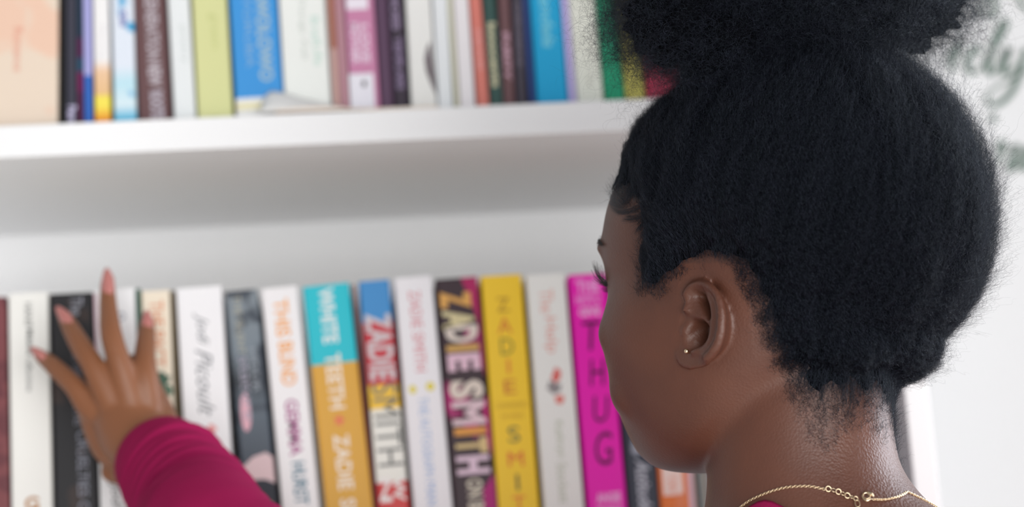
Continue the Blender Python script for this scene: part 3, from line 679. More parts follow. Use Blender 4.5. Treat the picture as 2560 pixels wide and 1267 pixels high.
# slit of the downcast eyes and of the mouth, pressed into the lids and lips
hc = to_head(co); n3 = nco(me)*0
d = np.abs(hc[:, 2]-(22.5+0.012*(np.abs(hc[:, 1])-30)**2)); m_ = (hc[:, 0] > 68) & (np.abs(np.abs(hc[:, 1])-32) < 12.5)
hc[:, 0] -= np.where(m_, 2.6*np.exp(-(d/1.1)**2), 0)
d = np.abs(hc[:, 2]+33.5-.006*hc[:, 1]**2); m_ = (hc[:, 0] > 70) & (np.abs(hc[:, 1]) < 20)
hc[:, 0] -= np.where(m_, 3.0*np.exp(-(d/1.0)**2), 0)
co = hc @ HM/1000.0+np.array(HO)
me.vertices.foreach_set('co', co.astype(np.float32).ravel())
me.polygons.foreach_set('use_smooth', [True]*len(me.polygons)); me.update()
person = empty('person', (nb.x, nb.y, 0))
tag(person, 'young person with a high afro puff in a burgundy top reaching for a book', 'person')
def child(o, par=None):
    o.parent = par or person
    if par is None: o.matrix_parent_inverse = Matrix.Translation((-nb.x, -nb.y, 0))
    return o
child(body)
tone = np.clip((0.02-co[:, 0])/.05, 0, 1)
a = me.attributes.new('tone', 'FLOAT', 'POINT'); a.data.foreach_set('value', tone.astype(np.float32))

pore = np.clip((NC.z-.01-co[:, 2])/.02, 0, 1)*np.clip(((co-np.array(NC)) @ np.array(VR)-.0)/.03, 0, 1)
a = me.attributes.new('pore', 'FLOAT', 'POINT'); a.data.foreach_set('value', pore.astype(np.float32))
# ---- scalp mask in (azimuth, elevation) about the skull centre
SCN = np.array([-8.0, 0.0, 30.0])
fc = np.empty(len(me.polygons)*4, np.int32); me.polygons.foreach_get('vertices', fc); fc = fc.reshape(-1, 4)
keep = (to_head(co)[fc[:, 0], 2] > -130)
bvh = BVHTree.FromPolygons([tuple(v) for v in co], [tuple(f) for f in fc[keep].tolist()])
def onbody(px, py):
    h = bvh.ray_cast(CAM, ray(px, py)); return h[0]
def ae(p):
    q = to_head([tuple(p)])[0]-SCN; return (math.degrees(math.atan2(q[1], q[0])), math.degrees(math.asin(q[2]/np.linalg.norm(q))))
HL = [(1540, 448), (1570, 486), (1598, 524), (1612, 575), (1603, 640), (1596, 676), (1606, 726), (1640, 736), (1664, 706), (1716, 668), (1764, 648), (1822, 652), (1872, 690), (1906, 760), (1930, 840), (1956, 900), (1994, 962), (2044, 1004), (2110, 1004), (2180, 985), (2214, 975)]
poly = []
for q in HL:
    p = onbody(*q)
    if p is not None and 0 <= ae(p)[0] <= 180 and (not poly or q[0] < 1640 or ae(p)[0] > poly[-1][0]): poly.append(ae(p))
print('HAIRLINE', [(round(a), round(b)) for a, b in poly])
poly = [(-4.0, poly[0][1]+2)] + poly + [(184.0, poly[-1][1]), (184.0, 95.0), (-4.0, 95.0)]
poly = np.array(poly)
def mask_dist(az, el):
    """signed degrees to the hairline, positive on hair; az may be an array of 0..180"""
    x = np.abs(az); y = el; ins = np.zeros(x.shape, bool); d = np.full(x.shape, 1e9)
    for i in range(len(poly)):
        a, b = poly[i], poly[(i+1) % len(poly)]
        if a[1] != b[1]:
            c = ((a[1] > y) != (b[1] > y)) & (x < (b[0]-a[0])*(y-a[1])/(b[1]-a[1])+a[0]); ins ^= c
        if (a[0] <= -3 or a[0] >= 183) and (b[0] <= -3 or b[0] >= 183): continue
        ab = b-a; t = np.clip(((x-a[0])*ab[0]+(y-a[1])*ab[1])/(ab@ab), 0, 1)
        d = np.minimum(d, np.hypot((x-a[0]-ab[0]*t), (y-a[1]-ab[1]*t)))
    w = np.sin(x*.45+y*.31)*.6+np.sin(x*.27-y*.53+1.7)*.7+np.sin(x*1.1+y*.9)*.3
    return np.where(ins, d, -d)+w*np.where(x > 105, 1.8, 1.1)-.3
q = to_head(co)-SCN; rr_ = np.linalg.norm(q, axis=1)
az = np.degrees(np.arctan2(q[:, 1], q[:, 0])); el = np.degrees(np.arcsin(np.clip(q[:, 2]/rr_, -1, 1)))
near = rr_ < 150
md = np.full(len(co), -30.0); md[near] = mask_dist(az[near], el[near])
isear2 = (np.abs(hc[:, 1]) > 64) & (hc[:, 0] > -34) & (hc[:, 0] < 12) & (hc[:, 2] > -30) & (hc[:, 2] < 32)
sc_ = 1/(1+np.exp(-(md-0.6)/3.2)); sc_[~near] = 0; sc_[isear2 & (md < 6)] *= .0
a = me.attributes.new('scalp', 'FLOAT', 'POINT'); a.data.foreach_set('value', sc_.astype(np.float32))

# ---- hair volume: star-shaped about the skull centre
def unit(az, el):
    a, e = np.radians(az), np.radians(el); return np.stack([np.cos(e)*np.cos(a), np.cos(e)*np.sin(a), np.sin(e)], -1)
def ell_r(D, c, ax):
    c = np.array(c, float); ax = np.array(ax, float); o = (SCN-c)/ax; dd = D/ax
    A = (dd**2).sum(-1); B = (dd*o).sum(-1); C = (o**2).sum()-1
    disc = B*B-A*C; return np.where(disc > 0, (-B+np.sqrt(np.maximum(disc, 0)))/A, 0)
VH = np.array([VR, -VD, Vector((0, 0, 1))])       # right, towards viewer, up
def hair_r(D):
    """outer reach of the brushed hair in mm: the furthest of a few ellipsoids"""
    Dw = (D @ HM) @ VH.T; o0 = np.array(hw(*SCN)); rs = []
    for c, ax in HAIR_E:
        o = (VH @ (o0-np.array(c)))/np.array(ax); dd = Dw/np.array(ax)
        A = (dd**2).sum(-1); B = (dd*o).sum(-1); C = (o**2).sum()-1; disc = B*B-A*C
        rs.append(np.where(disc > 0, (-B+np.sqrt(np.maximum(disc, 0)))/A, 0))
    return np.max(rs, 0)*1000
HY = hw(-12, 0, 30).y
HAIR_E = [(at(2001, 545, HY), (.1130, .0960, .1010)), (at(2120, 520, HY), (.0860, .086, .0980)), (at(1990, 335, HY), (.0985, .080, .0410)), (at(2150, 850, NC.y), (.0470, .058, .0335)), (at(2095, 895, NC.y), (.0400, .0690, .0340))]
def skull_r(D):
    out = np.empty(len(D)); Dw = D @ HM; o = Vector(hw(*SCN))
    for i, dv in enumerate(Dw):
        h = bvh.ray_cast(o, Vector(dv), .25)
        out[i] = h[3]*1000 if h[0] is not None else 60
    return out
# the tie of the puff
TIE = np.array([-42.0, 0.0, 142.0])
NA, NE = 300, 170
azs = np.linspace(-180, 180, NA, endpoint=False); els = np.linspace(-72, 89.5, NE)
AZ, EL = np.meshgrid(azs, els); D = unit(AZ.ravel(), EL.ravel())
bo = bvh
# the ear must not count as skull: cast on smooth head slices instead
hv, hf = headslices(); NU = Union(); NU.add((hv, hf)); NU.add(loft(NRINGS[:5][::-1])); bvh_head = BVHTree.FromPolygons([tuple(v) for v in NU.V], NU.F)
def skull_r2(D):
    out = np.empty(len(D)); Dw = D @ HM; o = Vector(hw(*SCN))
    for i, dv in enumerate(Dw):
        h = bvh_head.ray_cast(o+Vector(dv)*.14, -Vector(dv), .14); out[i] = 140-h[3]*1000 if h[0] is not None else 60
    return out
SR = skull_r2(D); MD = mask_dist(AZ.ravel(), EL.ravel()); HR = hair_r(D)
SS = lambda x: np.clip(x, 0, 1)**2*(3-2*np.clip(x, 0, 1))
def hair_edge(md, azim):
    # steepness of the swell from the hairline: flat at the front, fuller behind
    k = np.interp(np.abs(azim), [0, 60, 100, 150, 180], [8, 15, 19, 15, 13]); return SS(md/k)
GR = hair_edge(MD, AZ.ravel())
OUT = SR+np.where(MD > 0, np.maximum(HR-SR, 5.5)*GR+1.2, 0)
def blur(T, n):
    T = T.reshape(NE, NA).copy()
    for _ in range(n):
        T = (T+np.roll(T, 1, 1)+np.roll(T, -1, 1))/3; T[1:-1] = (T[2:]+T[:-2]+T[1:-1])/3
    return T.ravel()
low = np.clip((-30-EL.ravel())/15, 0, 1); SRs = blur(SR, 3); OUT = OUT*(1-low)+np.maximum(blur(OUT, 4), SRs+.8)*low
nz = np.array([noise.noise(Vector((d*6).tolist()))*.6+noise.noise(Vector((d*19).tolist()))*.4 for d in D])
lock = np.array([noise.noise(Vector((math.radians(a)*8, math.sin(math.radians(e))*1.4, 3.1)))+.6*noise.noise(Vector((math.radians(a)*21, math.sin(math.radians(e))*3, 7.1))) for a, e in zip(AZ.ravel(), EL.ravel())])
rag = np.array([noise.noise(Vector((d*34).tolist())) for d in D])
OUT = OUT+(nz*3.2+lock*3.6+rag*2.2-.8)*np.clip(MD/14, 0, 1)
mk = SS((MD+2.0)/6.0); CORE = (SR-6)*(1-mk)+(SR-1.5+(OUT-SR)*.88)*mk
P = (SCN+D*CORE[:, None]) @ HM/1000.0+np.array(HO)
F = []
for i in range(NE-1):
    for j in range(NA): F.append((i*NA+j, i*NA+(j+1) % NA, (i+1)*NA+(j+1) % NA, (i+1)*NA+j))
F.append(tuple(range((NE-1)*NA, NE*NA)))
F.append(tuple(range(NA))[::-1])
def hair_material(name, base, rough, spec=.5):
    m = bpy.data.materials.new(name); m.use_nodes = True; b = m.node_tree.nodes['Principled BSDF']; nt = m.node_tree
    b.inputs['Base Color'].default_value = (*s2l(base), 1); b.inputs['Roughness'].default_value = rough; b.inputs['Specular IOR Level'].default_value = spec
    return m
hairm = hair_material('hair_strand', (15, 16, 24), .33, .36)
hairm.node_tree.nodes['Principled BSDF'].inputs['Specular Tint'].default_value = (.62, .8, 1, 1)  # blue of the window light put into the strand colour and this tint
nt = hairm.node_tree; hi_ = nt.nodes.new('ShaderNodeHairInfo'); cr_ = nt.nodes.new('ShaderNodeValToRGB')
cr_.color_ramp.elements[0].color = (*s2l((5, 5, 9)), 1); cr_.color_ramp.elements[0].position = .35
cr_.color_ramp.elements[1].color = (*s2l((34, 34, 46)), 1); cr_.color_ramp.elements[1].position = 1.0
nt.links.new(hi_.outputs['Random'], cr_.inputs[0]); nt.links.new(cr_.outputs[0], nt.nodes['Principled BSDF'].inputs['Base Color'])
corem = hair_material('hair_core', (8, 9, 13), .9, .03)
nt = corem.node_tree; n = nt.nodes.new('ShaderNodeTexNoise'); n.inputs['Scale'].default_value = 420; n.inputs['Detail'].default_value = 4
tc = nt.nodes.new('ShaderNodeTexCoord'); nt.links.new(tc.outputs['Object'], n.inputs['Vector'])
bp = nt.nodes.new('ShaderNodeBump'); bp.inputs['Strength'].default_value = 1; bp.inputs['Distance'].default_value = .003
nt.links.new(n.outputs['Fac'], bp.inputs['Height']); nt.links.new(bp.outputs['Normal'], nt.nodes['Principled BSDF'].inputs['Normal'])
hair = child(meshobj('hair', P, F, corem, None, True)); hair['label'] = 'black hair brushed up from the hairline'

# ---- the puff
PC = np.array(at(1968, -92, NC.y-.005))
pxm = 1/4500.0
PUFF = [(PC, (.1085, .100, .0735)), (np.array(at(1636, 62, NC.y-.03)), (.031, .045, .031)), (np.array(at(2290, 10, NC.y)), (.040, .05, .034)), (np.array(at(1780, 150, NC.y-.035)), (.026, .04, .020))]
def puff_sample(D):
    """outer point of the puff in direction D (rows) from PC"""
    rs = []
    for c, ax in PUFF:
        o = ((PC-c) @ VH.T)/np.array(ax); dd = (D @ VH.T)/np.array(ax)
        A = (dd**2).sum(-1); B = (dd*o).sum(-1); C = (o**2).sum()-1; disc = B*B-A*C
        rs.append(np.where(disc > 0, (-B+np.sqrt(np.maximum(disc, 0)))/A, 0))
    nv = np.array([noise.noise(Vector((d*4.5+3).tolist()))*.09+noise.noise(Vector((d*12).tolist()))*.11+noise.noise(Vector((d*30).tolist()))*.06 for d in D])
    return np.max(rs, 0)*(1+nv)
def fib(n):
    i = np.arange(n)+.5; ph = np.arccos(1-2*i/n); th = math.pi*(1+5**.5)*i
    return np.stack([np.cos(th)*np.sin(ph), np.sin(th)*np.sin(ph), np.cos(ph)], -1)
NA2, NE2 = 220, 140
az2 = np.linspace(-180, 180, NA2, endpoint=False); el2 = np.linspace(-89, 89, NE2); A2, E2 = np.meshgrid(az2, el2); D2 = unit(A2.ravel(), E2.ravel())
RP = puff_sample(D2)
nz = np.array([noise.noise(Vector((d*5).tolist()))*.5+noise.noise(Vector((d*13).tolist()))*.35+noise.noise(Vector((d*34).tolist()))*.2 for d in D2])
RC = RP*(.835+nz*.06)
P2 = PC+D2*RC[:, None]; F2 = []
for i in range(NE2-1):
    for j in range(NA2): F2.append((i*NA2+j, i*NA2+(j+1) % NA2, (i+1)*NA2+(j+1) % NA2, (i+1)*NA2+j))
F2.append(tuple(range((NE2-1)*NA2, NE2*NA2))); F2.append(tuple(range(NA2))[::-1])
puff = child(meshobj('hair_puff', P2, F2, corem, None, True)); puff['label'] = 'large round afro puff on the crown'

# ---- strands
rng = np.random.default_rng(5)
def curves_obj(name, PTS, rad, par, m, taper=True):
    """PTS (n, k, 3)"""
    n, k, _ = PTS.shape
    hcu = bpy.data.hair_curves.new(name); hcu.add_curves([k]*n)
    hcu.attributes['position'].data.foreach_set('vector', PTS.astype(np.float32).ravel())
    t = np.linspace(1, .35 if taper else 1, k)
    rr = (rad*np.ones(n))[:, None]*t[None, :]
    ra = hcu.attributes.get('radius') or hcu.attributes.new('radius', 'FLOAT', 'POINT'); ra.data.foreach_set('value', rr.astype(np.float32).ravel())
    hcu.materials.append(m)
    o = bpy.data.objects.new(name, hcu); COL.objects.link(o); return child(o, par) if par else child(o)
def norm(v): return v/np.maximum(np.linalg.norm(v, axis=-1, keepdims=True), 1e-9)
def sub(o):
    o.kind = None
def coils(n, k, amp, turns, seedphase, N1, N2, growth=1.0):
    """helical offset (n,k,3) in the plane of N1,N2"""
    s = np.linspace(0, 1, k)[None, :]; ph = seedphase[:, None]+2*math.pi*turns[:, None]*s
    g = np.clip(s*6, 0, 1)**growth*amp[:, None]
    return (N1[:, None, :]*np.cos(ph)[..., None]+N2[:, None, :]*np.sin(ph)[..., None])*g[..., None]

# brushed hair: strands run from the scalp shell towards the tie
def grow(n, K, LEN, seed, wav=1.0, lift=1.0, rad=.055, amp=1.1):
    rg = np.random.default_rng(seed)
    az = rg.uniform(-180, 180, n*4); el = np.degrees(np.arcsin(rg.uniform(-.95, 1, n*4)))
    md = mask_dist(az, el)
    # rarer on the far side, which only a sidestep shows
    Dv = unit(az, el); vis = (Dv @ HM) @ np.array(-VD)
    ok = (md > 0.4) & ((vis > -.35) | (rg.uniform(0, 1, n*4) < .25)); az, el, md = az[ok][:n], el[ok][:n], md[ok][:n]; n = len(az)
    D = unit(az, el); sr = np.interp(el, els, els*0)
    # bilinear lookup of SR and OUT on the grid
    def look(T, az, el):
        T = T.reshape(NE, NA); x = ((az+180) % 360)/(360/NA); y = np.clip((el-els[0])/(els[1]-els[0]), 0, NE-1.001)
        x0 = np.floor(x).astype(int) % NA; x1 = (x0+1) % NA; y0 = np.floor(y).astype(int); fx = x-np.floor(x); fy = y-y0
        return (T[y0, x0]*(1-fx)+T[y0, x1]*fx)*(1-fy)+(T[y0+1, x0]*(1-fx)+T[y0+1, x1]*fx)*fy
    pts = np.empty((n, K, 3)); q = unit(az, el)
    depth0 = rg.uniform(.72, .98, n); depth1 = depth0+rg.exponential(.055, n)*lift*1.2
    cur = q.copy(); L = LEN*rg.uniform(.6, 1.3, n)
    tdir = norm(TIE-SCN)[None, :]
    for k in range(K):
        a = np.degrees(np.arctan2(cur[:, 1], cur[:, 0])); e = np.degrees(np.arcsin(np.clip(cur[:, 2], -1, 1)))
        s_, o_ = look(SR, a, e), look(OUT, a, e); f = depth0+(depth1-depth0)*(k/(K-1))
        r = s_+(o_-s_)*np.minimum(f, 1.25); pts[:, k] = SCN+cur*r[:, None]
        tan = norm(tdir-cur*(cur*tdir).sum(-1, keepdims=True)); cur = norm(cur+tan*(L/(K-1)/np.maximum(r, 40))[:, None])
    T = norm(pts[:, -1]-pts[:, 0]+1e-6); N1 = norm(np.cross(T, q)); N2 = q
    ampv = amp*rg.uniform(.3, 1.5, n)*np.clip(.35+md/14, .3, 1)
    pts += coils(n, K, ampv, L/rg.uniform(3.5, 7.5, n)*wav, rg.uniform(0, 6.28, n), N1, N2, .5)
    drift = norm(rg.normal(size=(n, 3))); drift -= q*np.minimum(0, (drift*q).sum(-1, keepdims=True))*1.2
    pts += drift[:, None, :]*(np.linspace(0, 1, K)**2)[None, :, None]*(rg.exponential(1.6, n)*lift*np.clip(md/10, .2, 1))[:, None, None]
    return pts @ HM/1000.0+np.array(HO)
P_ = grow(46000, 22, 26.0, 11)
curves_obj('brushed_strands', P_, 5.2e-5, hair, hairm)['kind'] = 'stuff'
# loose frizz standing off the outline
P_ = grow(6500, 26, 20.0, 12, wav=1.1, lift=3.6, amp=1.9)
curves_obj('frizz_strands', P_, 3.6e-5, hair, hairm)['kind'] = 'stuff'

def puff_strands(n, K, seed, f0, f1, amp, length, rad, name, turnlen=(4, 9), bias=None):
    rg = np.random.default_rng(seed); D = norm(rg.normal(size=(n*3, 3)))
    # lower half and the viewer's side matter most
    p = PC+D*puff_sample(D)[:, None]; keep = (D[:, 2] < .35) & (((D @ np.array(-VD)) > -.3) | (rg.uniform(0, 1, n*3) < .2))
    if bias is not None: keep &= bias(D)
    D = D[keep][:n]; n = len(D); r = puff_sample(D)
    root = PC+D*(r*rg.uniform(f0, f1, n))[:, None]
    nzv = np.array([noise.noise(Vector((d*7).tolist())) for d in D])
    L = length*rg.uniform(.5, 1.4, n)/1000
    gdir = norm(D*.8+rg.normal(size=(n, 3))*.75)
    t1 = norm(np.cross(gdir, rg.normal(size=(n, 3)))); t2 = np.cross(gdir, t1)
    s = np.linspace(0, 1, K)
    bend = norm(rg.normal(size=(n, 3)))
    pts = root[:, None, :]+gdir[:, None, :]*(s[None, :, None]*L[:, None, None])+bend[:, None, :]*(s**2)[None, :, None]*(L*.5)[:, None, None]
    pts += coils(n, K, amp*rg.uniform(.4, 1.5, n)/1000, (L*1000)/rg.uniform(*turnlen, n), rg.uniform(0, 6.28, n), t1, t2, .6)
    return curves_obj(name, pts, rad, puff, hairm)
puff_strands(52000, 22, 21, .76, .97, 1.5, 15, 5.2e-5, 'coil_strands')['kind'] = 'stuff'
puff_strands(6500, 34, 22, .86, 1.02, 3.2, 25, 3.8e-5, 'loose_coils', (6, 13))['kind'] = 'stuff'

# ---- fuzz along the hairline, curls at the nape, edges swept over the temple
def on_skin(f, l, u, frm=160):
    h = bvh.ray_cast(Vector(hw(f, l, u)), -Fh); return h
def surf_dirs(n, seed, lo, hi, nape=False):
    rg = np.random.default_rng(seed); a = rg.uniform(-180, 180, n); e = rg.uniform(-60, 60, n); m = mask_dist(a, e)
    k = (m > lo) & (m < hi)
    if nape: k &= np.abs(a) > 105
    return a[k], e[k], m[k]
def fuzz(name, n, seed, lo, hi, L, amp, rad, nape=False, K=12):
    a, e, m = surf_dirs(n, seed, lo, hi, nape); D = unit(a, e); Dw = D @ HM; o = Vector(hw(*SCN)); rg = np.random.default_rng(seed+1); roots = []; nn = []
    for dv in Dw:
        h = bvh.ray_cast(o, Vector(dv), .22)
        if h[0] is None: roots.append((0, 0, 0)); nn.append((0, 0, 0)); continue
        roots.append(h[0]); nn.append(h[1])
    roots = np.array(roots, float); nn = np.array(nn, float); q = to_head(roots)
    ok = (np.abs(nn).sum(-1) > 0) & ~((np.abs(q[:, 1]) > 71) & (q[:, 0] < 14) & (q[:, 0] > -34) & (q[:, 2] < 34))
    roots, nn, m = roots[ok], nn[ok], m[ok]; nn *= np.sign((nn*(roots-np.array(o))).sum(-1, keepdims=True)); n = len(roots)
    up = norm(np.array(hw(*TIE))-roots); tan = norm(up-nn*(up*nn).sum(-1, keepdims=True)+rg.normal(size=(n, 3))*.45)
    s = np.linspace(0, 1, K); Lr = L*rg.uniform(.4, 1.4, n)/1000
    pts = roots[:, None]+tan[:, None]*(s[None, :, None]*Lr[:, None, None])+nn[:, None]*((.0003+s*.25)[None, :, None]*Lr[:, None, None])
    t1 = np.cross(tan, nn); pts += coils(n, K, amp*rg.uniform(.4, 1.4, n)/1000, (Lr*1000)/rg.uniform(3, 5.5, n), rg.uniform(0, 6.28, n), t1, nn*.5, .5)
    curves_obj(name, pts, rad, hair, hairm)['kind'] = 'stuff'
fuzz('edge_fuzz', 110000, 31, -3.0, 3.5, 6.5, .7, 4.6e-5)
fuzz('nape_curls', 90000, 32, -7, 5, 8.0, 1.2, 4.6e-5, True, 16)
def swept():
    rg = np.random.default_rng(8); out = []
    lines = [[(1530, 400), (1519, 440), (1517, 475), (1528, 505), (1550, 517), (1572, 500), (1590, 462)],
             [(1545, 392), (1530, 430), (1528, 466), (1540, 495), (1560, 500), (1576, 478), (1590, 440)],
             [(1560, 400), (1545, 430), (1543, 458), (1552, 480), (1566, 478), (1578, 455), (1592, 420)],
             [(1532, 520), (1556, 528), (1590, 522), (1622, 500), (1650, 460)], [(1560, 545), (1590, 545), (1620, 528), (1650, 490)],
             [(1590, 580), (1610, 556), (1636, 525), (1660, 485)], [(1604, 600), (1618, 575), (1640, 545), (1664, 505)]]
    for L in lines:
        for _ in range(60):
            j = rg.normal(0, 6, 2); tw = rg.uniform(.0, .25); P = catmull([(x+j[0]+rg.normal(0, 1.6), y+j[1]+rg.normal(0, 1.6)) for x, y in L], 4)
            P = P[int(tw*len(P)):]; pt = []
            for x, y in P:
                h = bvh.ray_cast(CAM, ray(x, y))
                if h[0] is None: pt.append(None)
                else: pt.append(h[0]+h[1]*.0004)
            pt = [p for p in pt if p is not None and (p-EAR).length < .2]
            if len(pt) < 6: continue
            ix = np.linspace(0, len(pt)-1, 16); A = np.array([tuple(p) for p in pt])
            out.append(np.stack([np.interp(ix, np.arange(len(pt)), A[:, k]) for k in range(3)], -1))
    curves_obj('swept_edges', np.array(out), 3.4e-5, hair, hairm)['kind'] = 'stuff'
swept()

# ---- eyes, lashes, brows
eyem = mat('eye_white', (226, 220, 214), .15, .6); irism = mat('iris_brown', (44, 26, 18), .1, .6)
for s in (1, -1):
    V, F = ell(75.8, 32*s, 27, 12.0, 12.0, 12.0); ey = child(meshobj('eye', V, F, eyem, None, True))
    V, F = ell(84.3, 31.5*s, 22.5, 3.9, 5.6, 5.6, pit=24); meshobj('iris', V, F, irism, ey, True)
def lash(side):
    rg = np.random.default_rng(17); out = []
    for up_, n in ((1, 95), (0, 34)):
        for i in range(n):
            t = i/(n-1); l = 21+23.5*t+rg.normal(0, .25); u0 = 22.5+.012*(l-30)**2+(.9 if up_ else -1.0)
            h = bvh.ray_cast(Vector(hw(130, l*side, u0)), -Fh)
            if h[0] is None: continue
            q = to_head([tuple(h[0])])[0]; L = (12.0 if up_ else 6.0)*(.62+.5*math.sin(math.pi*min(1, t*1.05)))*rg.uniform(.8, 1.15)
            cl = math.sin(i*1.7)*.25; side_out = .10+.75*t+cl*.4; k = 9; pts = []
            for j in range(k):
                s = j/(k-1); f = q[0]-.4+L*(.88*s-.20*s*s); ll = l+L*side_out*s*.8; uu = u0+(L*(-.15*s+(.25+.95*abs(math.sin(i*.9)))*s*s) if up_ else L*(-.45*s+.15*s*s))
                pts.append(tuple(hw(f, ll*side, uu)))
            out.append(pts)
    return np.array(out)
lashm = hair_material('lash', (14, 11, 13), .35)
for s in (1, -1): curves_obj('eyelashes', lash(s), 1.5e-4, None, lashm)
def brow(side):
    rg = np.random.default_rng(23); out = []
    for i in range(420):
        t = rg.uniform(0, 1); l = 11+38*t; u0 = 45+7*math.sin(t*2.3)-3*t+rg.normal(0, 1.6)*(1.1-t*.7)
        pts = []
        for j in range(6):
            s = j/5; h = bvh.ray_cast(Vector(hw(140, (l+6.0*s)*side, u0+(2.8-4.4*t)*s)), -Fh)
            if h[0] is None: break
            pts.append(tuple(h[0]+h[1]*(.0003+.0011*s)))
        if len(pts) == 6: out.append(pts)
    return np.array(out)
for s in (1, -1): curves_obj('eyebrow', brow(s), 6.5e-5, None, lashm)

# ---- finger nails
nailm = mat('nail_pink', (190, 122, 116), .3, .5)
def nail(tip, base, y0, y1, w, off):
    a, b = at(*tip, y0), at(*base, y1); ax = (a-b); ln = ax.length/2; ax.normalize(); sd = ax.cross(-CF).normalized(); nn = sd.cross(ax)*-1
    if nn.dot(-CF) < 0: nn = -nn
    c = (a+b)/2+nn*off; V, F = ellipsoid((0, 0, 0), (1, 1, 1), n=20, m=12)
    child(meshobj('fingernail', [c+ax*(v.x*ln*(1.0))+sd*(v.y*w*(1-.18*v.x))+nn*(v.z*.0016-(v.y**2)*.0016) for v in V], F, nailm, None, True))
nail((83, 871), (121, 899), -.022, -.030, .0036, .0038)
nail((150, 772), (188, 822), -.026, -.038, .0045, .0052)
nail((270, 676), (273, 750), -.032, -.042, .0049, .0042)
nail((370, 784), (369, 840), -.026, -.036, .0046, .0048)

# ---- the burgundy top
topm = bpy.data.materials.new('burgundy_jersey'); topm.use_nodes = True; nt = topm.node_tree; b = nt.nodes['Principled BSDF']
b.inputs['Base Color'].default_value = (*s2l((150, 26, 76)), 1); b.inputs['Roughness'].default_value = .9; b.inputs['Specular IOR Level'].default_value = .1
b.inputs['Sheen Weight'].default_value = 0.0; b.inputs['Sheen Roughness'].default_value = .5
tc = nt.nodes.new('ShaderNodeTexCoord'); n = nt.nodes.new('ShaderNodeTexNoise'); n.inputs['Scale'].default_value = 900
bp = nt.nodes.new('ShaderNodeBump'); bp.inputs['Strength'].default_value = .35; bp.inputs['Distance'].default_value = .0006
nt.links.new(tc.outputs['Object'], n.inputs['Vector']); nt.links.new(n.outputs['Fac'], bp.inputs['Height']); nt.links.new(bp.outputs['Normal'], b.inputs['Normal'])
def sleeve(P, rad, n=72, k=14, folds=1.0, ph=0.0):
    S = catmull([list(p)+[r] for p, r in zip(P, rad)], k); pts = [Vector(s[:3]) for s in S]; rs = [float(s[3]) for s in S]; rings = []; ref = Vector((.2, .1, 1)); dist = 0.0
    for i, p in enumerate(pts):
        t = (pts[min(i+1, len(pts)-1)]-pts[max(i-1, 0)]).normalized(); a = (ref-t*ref.dot(t)).normalized(); b = t.cross(a); ref = a
        if i: dist += (p-pts[i-1]).length
        rg = []
        for j in range(n):
            th = 2*math.pi*j/n; w = dist*1000
            f = math.sin(w/3.5+1.3*math.sin(th+.6)+ph)*(.5+.5*math.sin(th*1.0+w*.02+2.0))+.5*math.sin(w/1.9+2*math.sin(th*2+1.0))
            en = min(1, max(0, (w-16)/10)); amp = .0027*folds*en*(.4+.6*noise.noise(Vector((w*.03, math.cos(th), math.sin(th))))+.5)
            r = rs[i]+f*amp
            if w < 3: r -= .0010*(1-w/3)
            rg.append(p+a*(math.cos(th)*r)+b*(math.sin(th)*r))
        rings.append(rg)
    inner = [[q+(pts[i]-q).normalized()*.0018 for q in rings[i]] for i in range(12, -1, -1)]
    V, F = loft(inner+rings, cap=False); return V, F
UT = Union()
cf = at(398, 1145, -.067)
UT.add(sleeve([cf, at(418, 1170, -.080), at(447, 1208, -.098), at(492, 1270, -.128), at(590, 1400, -.185), ELB+Vector((0, 0, -.004)), SHL.lerp(ELB, .5), SHL+Vector((.0, 0, 0))],
              [.0338, .0362, .0385, .0415, .0440, .046, .052, .056]))
UT.add(sleeve([WRR+Vector((0, 0, .012)), ELR.lerp(WRR, .5), ELR, SHR.lerp(ELR, .5), SHR], [.032, .041, .044, .050, .055], ph=1.0))
def body_r(z, dv, c):
    h = bvh_low.ray_cast(Vector((c.x, c.y, z)), dv, .4); return h[3] if h[0] is not None else .06
kl = (co[fc[:, 0], 2] < zb+.06) & (co[fc[:, 0], 0] > .0)
bvh_low = BVHTree.FromPolygons([tuple(v) for v in co], [tuple(f) for f in fc[kl].tolist()])
pk = at(1905, 1250, nb.y-.05)
apk = math.atan2(pk.y-nb.y, pk.x-nb.x); NR = 96
def zcol(th):
    d = (th-apk+math.pi) % (2*math.pi)-math.pi; return zb-.0085+.0105*math.exp(-(d/.24)**2)-.004*(1-math.cos(d))
def coll(dz, off):
    rg = []
    for j in range(NR):
        th = 2*math.pi*j/NR; dv = Vector((math.cos(th), math.sin(th), 0)); z = zcol(th)+dz; rg.append(Vector((nb.x, nb.y, z))+dv*(body_r(z, dv, nb)+off))
    return rg
rings = [coll(-.012, .001), coll(-.001, .0018), coll(.0006, .0032), coll(-.001, .0046), coll(-.012, .0056)]
for dz, wx, wy, fw in ((.029, .124, .086, .004), (.042, .147, .092, .006), (.062, .170, .100, .009), (.082, .173, .103, .011), (.11, .172, .106, .014), (.17, .166, .112, .016), (.27, .145, .110, .015), (.37, .140, .106, .01), (.46, .156, .114, .005), (.50, .158, .116, 0), (.50, .152, .11, 0)):
    c = Vector((nb.x, nb.y, zb-dz))+Ty*fw; rg = []
    for j in range(NR):
        th = 2*math.pi*j/NR; dx = math.cos(th); dy = math.sin(th); a_ = dx*Tx.x+dy*Tx.y; b_ = dx*Ty.x+dy*Ty.y
        r = 1/((abs(a_)/wx)**2.3+(abs(b_)/wy)**2.3)**(1/2.3); rg.append(c+Vector((dx*r, dy*r, .0)))
    rings.append(rg)
UT.add(loft(rings, cap=False))
for c_ in (SHL, SHR): UT.add(ellipsoid(c_+Vector((0, 0, -.004)), (.060, .062, .060), n=40, m=24))
top = child(meshobj('burgundy_top', UT.V, UT.F, topm, None, True)); top['label'] = 'burgundy long-sleeved jersey top'

